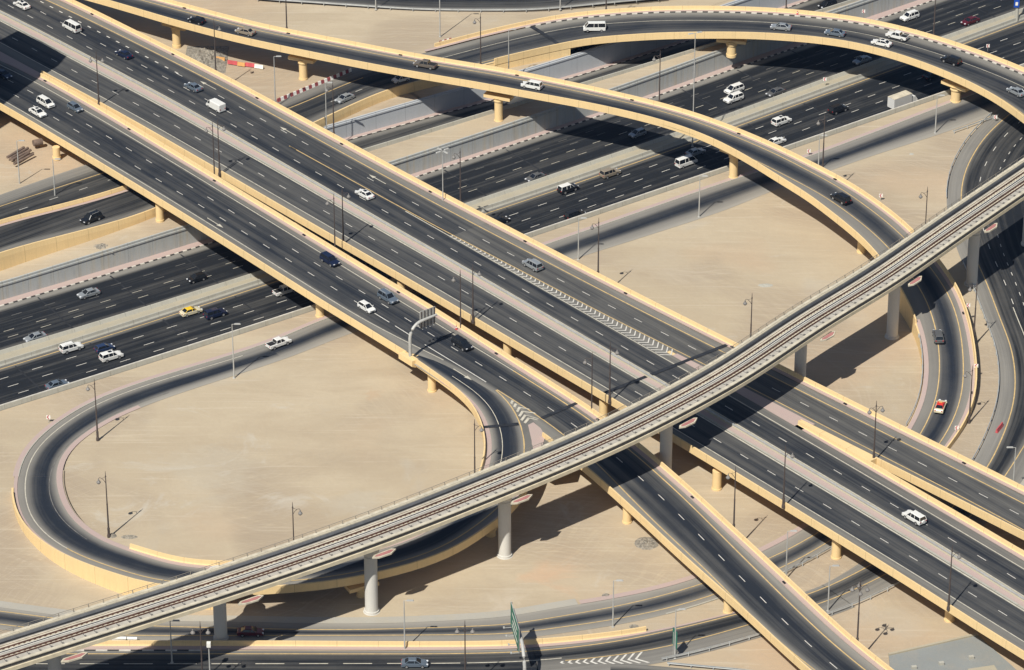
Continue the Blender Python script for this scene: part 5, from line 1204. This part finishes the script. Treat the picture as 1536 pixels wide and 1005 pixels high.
# box lorry
st, o = H.so(1353, 161); q = H.at(st, o, .03)
t = thing('box_lorry', 'white box lorry on the highway, partly hidden by the near parapet', 'lorry', tuple(q), rdir(H, st), 'vehicles on the roads')
b = MB(); b.box((-.8, 0, 2.1), (5.6, 2.3, 2.5), 0); cb = put(('cargo_box', b.mesh('cargo_box', M_white), None, None), t, PAINT['lorry'])
b = MB(); b.box((-.8, 0, 3.37), (5.62, 2.32, .08), 0); put(('box_rim', b.mesh('box_rim', M_cream), None, None), cb)
b = MB(); b.add([(2.1, -1, .5), (3.9, -1, .5), (3.9, 1, .5), (2.1, 1, .5), (2.1, -1, 2.3), (3.3, -.9, 2.3), (3.3, .9, 2.3), (2.1, 1, 2.3), (3.9, -1, 1.4), (3.9, 1, 1.4)], [(3, 2, 1, 0), (0, 1, 8, 5, 4), (1, 2, 9, 8), (8, 9, 6, 5), (4, 5, 6, 7), (3, 7, 6, 9, 2), (0, 4, 7, 3)])
put(('cab', b.mesh('cab', M_white), None, None), t, PAINT['white'])
b = MB(); b.add([(3.93, -.85, 1.45), (3.93, .85, 1.45), (3.36, .78, 2.2), (3.36, -.78, 2.2)], [(0, 1, 2, 3)]); put(('windscreen', b.mesh('windscreen', M_glass), None, None), t)
b = MB(); b.box((0, 0, .7), (7.2, .8, .3), 0); put(('chassis', b.mesh('chassis', M_dark), None, None), t)
for sx_ in (-2.4, 2.9):
    for sy_ in (-1, 1):
        b = MB(); b.tube([(sx_, sy_*.85, .45), (sx_, sy_*1.12, .45)], .45, 14); put(('wheel', b.mesh('wheel', M_tyre), None, None), t)

# ================================================================== SIGNS AND GANTRIES
def chev_sign(px, py, z, label, ang=0, red=False):
    q = U(px, py, z); t = thing('chevron_sign', label, 'road sign', tuple(q), ang, 'small red and white chevron signs'); t.scale = (.8, .8, .85)
    b = MB(); b.lathe((0, 0, 0), [(.05, -.1), (.05, 1.2)], 6); put(('post', b.mesh('post', M_grey), None, None), t)
    b = MB(); b.box((0, 0, 1.5), (1.0, .06, 1.0), 0); p = put(('panel', b.mesh('panel', M_wpl), None, None), t)
    b = MB(); y = -.045
    b.add([(-.05, y, 2.0), (.25, y, 2.0), (-.1, y, 1.5), (-.4, y, 1.5), (-.05, y, 1.0), (.25, y, 1.0)], [(0, 1, 2, 3), (3, 2, 5, 4)]); put(('chevron', b.mesh('chevron', M_red), None, None), p)
    return t
for a in [(73, 634, 0, 'small chevron sign outside the loop at its upper left bend', 0), (1213, 234, 0, 'small chevron sign behind the slender ramp, left of the big sand area'), (1321, 301, 0, 'small chevron sign on the sand right of the black off-roader'),
          (1452, 466, 3, 'small chevron sign on the outer parapet just past the viaduct shadow'), (1463.8, 557, 1.7, 'small chevron sign on the outer parapet above the red-roofed taxi'),
          (1434.6, 650, .6, 'lowest small chevron sign on the outer parapet below the red-roofed taxi'), (1481.5, 76, -3.5, 'small chevron sign on the highway verge near the top right'),
          (1492.7, 183, 0, 'small chevron sign at the nose where the guard rails meet'), (1237, 126, -3.5, 'small reddish sign on the highway median'), (1295, 24, -1.5, 'small chevron sign by the far highway wall at the top')]: chev_sign(*a)
q = U(610.5, 256, -4); t = thing('warning_sign', 'red-edged warning triangle over a small white plate, against the far highway wall', 'road sign', (q[0], q[1], -4.4))
b = MB(); b.lathe((0, 0, 0), [(.05, 0), (.05, 2.2)], 6); put(('post', b.mesh('post', M_grey), None, None), t)
b = MB(); b.add([(-.75, 0, 1.9), (.75, 0, 1.9), (0, 0, 3.2), (-.75, .05, 1.9), (.75, .05, 1.9), (0, .05, 3.2)], [(0, 1, 2), (5, 4, 3), (0, 3, 4, 1), (1, 4, 5, 2), (2, 5, 3, 0)]); p = put(('triangle', b.mesh('triangle', M_red), None, None), t)
b = MB(); b.add([(-.45, -.02, 2.08), (.45, -.02, 2.08), (0, -.02, 2.85)], [(0, 1, 2)]); put(('triangle_face', b.mesh('face', M_wpl), None, None), p)
b = MB(); b.box((0, 0, 1.4), (1.1, .05, .7), 0); put(('plate', b.mesh('plate', M_wpl), None, None), t)

def gantry(base, ang, hh, reach, pan, label, face, back=True):
    """cantilever gantry: arm turns from the pole towards ang at height hh"""
    t = thing('sign_gantry', label, 'sign gantry', tuple(base), ang)
    b = MB(); R_ = min(4.5, reach*.45); pts = [(0, 0, -.1), (0, 0, hh-R_)]
    pts += [(R_*(1-math.cos(a)), 0, hh-R_+R_*math.sin(a)) for a in np.linspace(.2, pi/2, 7)]; pts += [(reach, 0, hh+.15)]
    b.tube(pts, [.34]*2+[.32]*7+[.24], 12); b.box((0, 0, .1), (1.1, 1.1, .25), 0)
    put(('arched_mast', b.mesh('arched_mast', M_grey), None, None), t)
    x0, x1, z0, z1, sd = pan
    b = MB(); b.box(((x0+x1)/2, sd*.42, (z0+z1)/2), (x1-x0, .1, z1-z0), 0); p = put(('sign_panel', b.mesh('sign_panel', M_grey), None, None), t)
    b = MB(); b.box(((x0+x1)/2, sd*.5, (z0+z1)/2), (x1-x0-.25, .04, z1-z0-.25), 0); put(('sign_face', b.mesh('sign_face', face), None, None), p)
    for x in np.linspace(x0+.3, x1-.3, 5):
        b = MB(); b.box((x, sd*.32, (z0+z1)/2), (.12, .14, z1-z0-.02), 0); put(('stiffener', b.mesh('stiffener', M_brown), None, None), p)
    for x in np.linspace(x0+.5, x1-.5, 4):
        b = MB(); b.box((x, sd*1.0, z0-.25), (.1, 1.8, .1), 0); b.box((x, sd*1.8, z0-.15), (.45, .3, .18), 0); put(('sign_lamp', b.mesh('sign_lamp', M_grey), None, None), t)
    return t, p
st, o = K.so(615.4, 535, .6); base = K.at(st, o, .2); nrm = K.N[min(K.n-1, int(st/K.step))]; ang = math.atan2(nrm[1], nrm[0])
best = None
for hh in np.arange(5, 14, .1):
    for rr in np.arange(4, 16, .2):
        e = np.linalg.norm(pr(base+np.array([math.cos(ang)*rr, math.sin(ang)*rr, hh]))-np.array([655.5, 472.5]))
        if best is None or e < best[0]: best = (e, hh, rr)
print('gantry', best)
hh, rr = best[1], best[2]
t, p = gantry(base, ang, hh, rr, (rr*.42, rr-.1, hh-1.9, hh+1.9, 1 if False else 1), 'grey arched gantry over the three-lane overpass, showing the back of its sign', M_green)
b = MB(); bs = K.at(st, o, 0)
bk = K.loft('gantry_bracket', [(o+.5, -.9), (o+.5, .75), (o-1.1, .75), (o-1.1, -.5), (o-.2, -.95)], M_yel, b2, st-2.4, st+2.0)
base = U(787, 1035, .1); t, p = gantry(base, math.radians(99), 8.3, 13.5, (3.5, 12.8, 5.6, 10.6, 1), 'grey cantilever gantry at the bottom edge with a green direction sign seen edge-on', M_green)
b = MB()
for zz, w_ in ((9.3, 5.5), (8.0, 4.5), (6.8, 6)): b.box((8.1, .53, zz), (w_, .02, .35), 0)
put(('sign_lettering', b.mesh('sign_lettering', M_wpl), None, None), p)
q = U(1012, 985, .05); t = thing('road_sign', 'small green road sign beside the plain lamp post at the bottom', 'road sign', tuple(q), math.radians(-20))
b = MB(); b.lathe((-.3, 0, 0), [(.06, 0), (.06, 5.2)], 6); b.lathe((.3, 0, 0), [(.06, 0), (.06, 5.2)], 6); put(('post', b.mesh('post', M_grey), None, None), t)
b = MB(); b.box((0, -.1, 4.0), (2.0, .08, 3.6), 0, math.radians(-50)); put(('sign_panel', b.mesh('sign_panel', M_green), None, None), t)
q = U(1525, 26, -4.4+.9); t = thing('banner_post', 'blue banner with white shapes on a pale post in the top right corner', 'banner', (q[0], q[1], -4.4))
b = MB(); b.lathe((0, 0, 0), [(.5, 0), (.45, 3), (.4, 14)], 10); put(('post', b.mesh('post', M_conc), None, None), t)
b = MB(); b.box((-.3, -.6, 7.6), (1.3, .15, 7.6), 0); p = put(('banner', b.mesh('banner', M_blue), None, None), t)
b = MB(); b.box((-.3, -.7, 4.8), (.6, .02, .9), 0); b.box((-.4, -.7, 6.9), (.8, .02, .25), 0, .3); b.box((-.2, -.7, 8.2), (.5, .02, .9), 0); b.box((-.3, -.7, 10), (.7, .02, .3), 0); put(('white_shapes', b.mesh('white_shapes', M_wpl), None, None), p)
# camera pole at the bottom left
q = U(313, 966, 6.5); t = thing('camera_post', 'grey post with a box on top at the bottom edge left of the viaduct pier', 'post', (q[0], q[1], 0))
b = MB(); b.lathe((0, 0, 0), [(.14, 0), (.1, 6.2)], 8); put(('post', b.mesh('post', M_grey), None, None), t)
b = MB(); b.box((0, 0, 6.4), (.7, .7, .9), 0); put(('housing', b.mesh('housing', M_wpl), None, None), t)

# ================================================================== SITE BARRIERS, PIPES, RUBBLE, APRON
def block_mesh(L_=1.5):
    b = MB(); b.add([(-L_/2, -.28, 0), (L_/2, -.28, 0), (L_/2, .28, 0), (-L_/2, .28, 0), (-L_/2, -.2, .3), (L_/2, -.2, .3), (L_/2, .2, .3), (-L_/2, .2, .3), (-L_/2, -.1, .85), (L_/2, -.1, .85), (L_/2, .1, .85), (-L_/2, .1, .85)],
          [(3, 2, 1, 0)]+[(i, (i+1) % 4, 4+(i+1) % 4, 4+i) for i in range(4)]+[(4+i, 4+(i+1) % 4, 8+(i+1) % 4, 8+i) for i in range(4)]+[(8, 9, 10, 11)])
    return b
bmR = block_mesh().mesh('traffic_barrier', M_redk); bmW = block_mesh().mesh('traffic_barrier', M_wpl)
def blocks(p0, p1, z, n, where):
    a, c = U(*p0, z), U(*p1, z); rz = math.atan2(c[1]-a[1], c[0]-a[0]); sp_ = np.linalg.norm(c-a)/n
    for i in range(n):
        q = a+(c-a)*(i+.5)/n
        o = bpy.data.objects.new('traffic_barrier', bmR if i % 2 == 0 else bmW); C.objects.link(o); o.location = q; o.rotation_euler = (0, 0, rz); o.scale = (sp_*.95/1.5, 1, 1)
        tag(o, ('dull red' if i % 2 == 0 else 'white')+' block in the '+where, 'barrier', 'blocks in the '+where)
blocks((416, 153), (527, 107), 1.05, 24, 'long red and white row')
blocks((659, 66.5), (677, 61.5), 1.2, 5, 'short red and white row at the top')
for (px, py, m, lb, ln) in [(331, 90.5, M_org, 'faded orange plastic barrier nearest the lamp post by the rubble heap', 3.0), (349, 96, M_red, 'left bright red plastic barrier on the sand at the top left', 3.4), (362, 98.5, M_org, 'faded orange plastic barrier between the two bright red ones', 2.6), (375.5, 99.5, M_red, 'right bright red plastic barrier on the sand at the top left', 3.4), (388.5, 102, M_wpl, 'white plastic barrier at the right end of the short orange and red row', 3.0)]:
    o = block_mesh(ln*.72).build('plastic_barrier', m); o.location = U(px, py, 1.0); o.rotation_euler = (0, 0, -.33); tag(o, lb, 'barrier', 'plastic site barriers')
for i, (a, c, r) in enumerate([((11, 236), (36, 221), .32), ((15, 238), (42, 222), .32), ((18, 239.5), (46, 225), .32), ((21, 246), (50, 231), .28), ((24, 241), (44, 229), .28)]):
    b = MB(); p0, p1 = U(*a, 2.2), U(*c, 2.0); b.tube([p0, p1], r, 12)
    tag(b.build('steel_pipe', M_pipe), ['farthest', 'second farthest', 'middle', 'nearest, slightly separate', 'fourth, short'][i]+' rusty pipe of the pile on the sand at the left', 'pipe', 'rusty pipes lying on the sand')
b = MB(); b.tube([U(50, 215, 2.4), U(63, 212, 2.4)], .75, 14); tag(b.build('steel_drum', M_pipe), 'large rusty pipe section lying apart, right of the pipe pile', 'pipe')
def heap(px, py, z, rx, ry, h, n, name, label, mat=M_rub, cat='rubble'):
    q = U(px, py, z); b = MB(); N_ = 22; V = []; F = []
    for i in range(N_+1):
        for j in range(N_+1):
            x, y = (i/N_*2-1), (j/N_*2-1); r = math.hypot(x, y); hh_ = max(0, 1-r*r)**1.3
            hh_ *= (.6+.8*random.random()); V.append((q[0]+x*rx, q[1]+y*ry, z-.05+h*hh_-(.15 if r > 1 else 0)))
    for i in range(N_):
        for j in range(N_): a = i*(N_+1)+j; F.append((a, a+N_+1, a+N_+2, a+1))
    b.add(V, F)
    o = b.build(name, mat)
    tag(o, label, cat, kind='stuff'); return o
heap(309, 88, 1.0, 5.0, 7.5, 1.1, 0, 'rubble_heap', 'grey rubble heap on the sand by the tall lamp post at the top left')
heap(152, 371, -.7, 2.6, 2.2, .5, 0, 'rubble_heap', 'small grey rubble heap on the sand strip above the highway wall at the left')
heap(970, 815, 0, 2.6, 2.6, .35, 0, 'gravel_patch', 'round dark gravel patch beside the dropping overpass')
heap(168, 804, 0, 1.0, .9, .5, 0, 'rubble_heap', 'little dark heap at the foot of the lamp post inside the loop')
heap(194, 805.5, 0, 1.8, .8, .35, 0, 'rubble_heap', 'scattered dark rubble inside the lower left bend of the loop')
heap(909, 893.5, 0, .9, .9, .3, 0, 'rubble_heap', 'small stone heap beside the bottom road left of the plain lamp post')
heap(951, 940, 0, 1.0, .9, .3, 0, 'rubble_heap', 'small stone heap on the sand island between the two bottom roads')
heap(1148, 428, 0, 2.2, 1.2, .12, 0, 'pale_patch', 'pale cement spill on the sand left of the dark lamp post behind the viaduct', M_conc, 'spill')
heap(1367, 231, 0, 1.0, .9, .08, 0, 'pale_patch', 'small square grey slab half buried in the big sand area', M_conc, 'slab')
poly = [U(x, y, 0) for x, y in [(1333, 985), (1466, 954.5), (1520, 1003), (1575, 1056), (1420, 1090), (1345, 1100)]]
n = len(poly); b = MB(); b.add([(p[0], p[1], .35) for p in poly]+[(p[0], p[1], -1) for p in poly], [tuple(range(n)), tuple(range(2*n-1, n-1, -1))]+[(i, (i+1) % n, n+(i+1) % n, n+i) for i in range(n)])
ap = thing('concrete_roof_slab', 'flat stained concrete slab roof with small vents in the bottom right corner', 'slab', tuple(np.mean(poly, axis=0)))
b.build('slab', m_wall('slab_concrete', rgb(.25, .265, .26), rgb(.33, .31, .27), .8, .3), ap)
b = MB(); p0, p1 = poly[0], poly[1]; d = p1-p0; b.box(((p0+p1)/2+np.array([0, 0, .35])), (np.linalg.norm(d[:2]), .5, .6), 0, math.atan2(d[1], d[0])); b.build('upstand', M_concd, ap)
for px, py in [(1371, 1001), (1412, 995), (1457, 986)]:
    q = U(px, py, .6); b = MB(); b.box(q, (.9, .6, .55), 0, .25); b.build('vent', M_conc, ap)
b = MB(); q = U(1475, 1008, .5); b.box(q, (5, 2.6, .5), 0, .25); b.box(q+np.array([0, 0, .26]), (4.4, 2.0, .06), 0, .25); b.build('hatch_frame', M_concd, ap)

# ================================================================== SMALL THINGS
def drains(R, o, par, step, s0, s1, off=0):
    for t in np.arange(s0+off, s1, step):
        q = R.at(t, float(np.interp(t, R.S, o)), .22); i = min(R.n-1, int(t/R.step)); b = MB(); b.box((q[0], q[1], q[2]), (.8, .35, .2), 0, math.atan2(R.D[i][1], R.D[i][0])); b.build('drain_cover', M_dark, par)
drains(G, a_foot-.5, ov, 31, 0, G.S[-1], 9); drains(K, k_ne-.5, b2, 33, 30, K.S[-1], 12); drains(R2, 0*R2.S-.35, rb, 29, 20, sWl, 7)
for px, py, R_, lb in [(1196, 21.5, R1, 'orange traffic cone on the far curved ramp above the steel-blue saloon'), (1440, 70, R1, 'orange traffic cone on the far curved ramp above the black off-roader'), (684.5, 494, K, 'red traffic cone by the parapet behind the arched gantry')]:
    st, o = R_.so(px, py, .15); q = R_.at(st, o, .15); t = thing('traffic_cone', lb, 'cone', tuple(q), group='traffic cones')
    b = MB(); b.box((0, 0, .04), (.5, .5, .08)); b.lathe((0, 0, .08), [(.2, 0), (.05, .85)], 10); put(('cone', b.mesh('cone', M_red), None, None), t)
    b = MB(); b.lathe((0, 0, .4), [(.15, 0), (.11, .2)], 10); put(('band', b.mesh('band', M_wpl), None, None), t)
o = block_mesh(3.2).build('plastic_barrier', M_red); o.location = U(1499, 644, .1); o.rotation_euler = (0, 0, 1.1); tag(o, 'faded red plastic barrier lying on the shoulder of the wide right-hand road', 'barrier', 'plastic site barriers')
q0, q1 = U(167, 963, 0), U(206, 964, 0)
for i in range(2):
    a = q0+(q1-q0)*(i*.62); c = q0+(q1-q0)*(i*.62+(.58 if i == 0 else .38)); b = MB(); b.tube([a+np.array([0, 0, .9]), c+np.array([0, 0, .9])], .28, 8); b.box((a+c)/2+np.array([0, 0, .3]), (np.linalg.norm(c-a)*.9, .3, .9), 0, 0)
    tag(b.build('crash_barrier', M_wpl), ('long' if i == 0 else 'short')+' white barrier section on the yellow wall just below the viaduct, bottom left', 'barrier')
# ================================================================== AIR
hz = bpy.data.materials.new('haze_air'); hz.use_nodes = True; hn = hz.node_tree
for n_ in list(hn.nodes): hn.nodes.remove(n_)
ho = hn.nodes.new('ShaderNodeOutputMaterial'); hv = hn.nodes.new('ShaderNodeVolumePrincipled'); hn.links.new(hv.outputs[0], ho.inputs['Volume'])
hv.inputs['Color'].default_value = (.30, .55, 1.0, 1); hv.inputs['Density'].default_value = 1.8e-5; hv.inputs['Anisotropy'].default_value = 0.0
b = MB(); b.box((0, -120, 205), (2600, 2600, 430)); o = b.build('haze', hz); tag(o, kind='stuff')
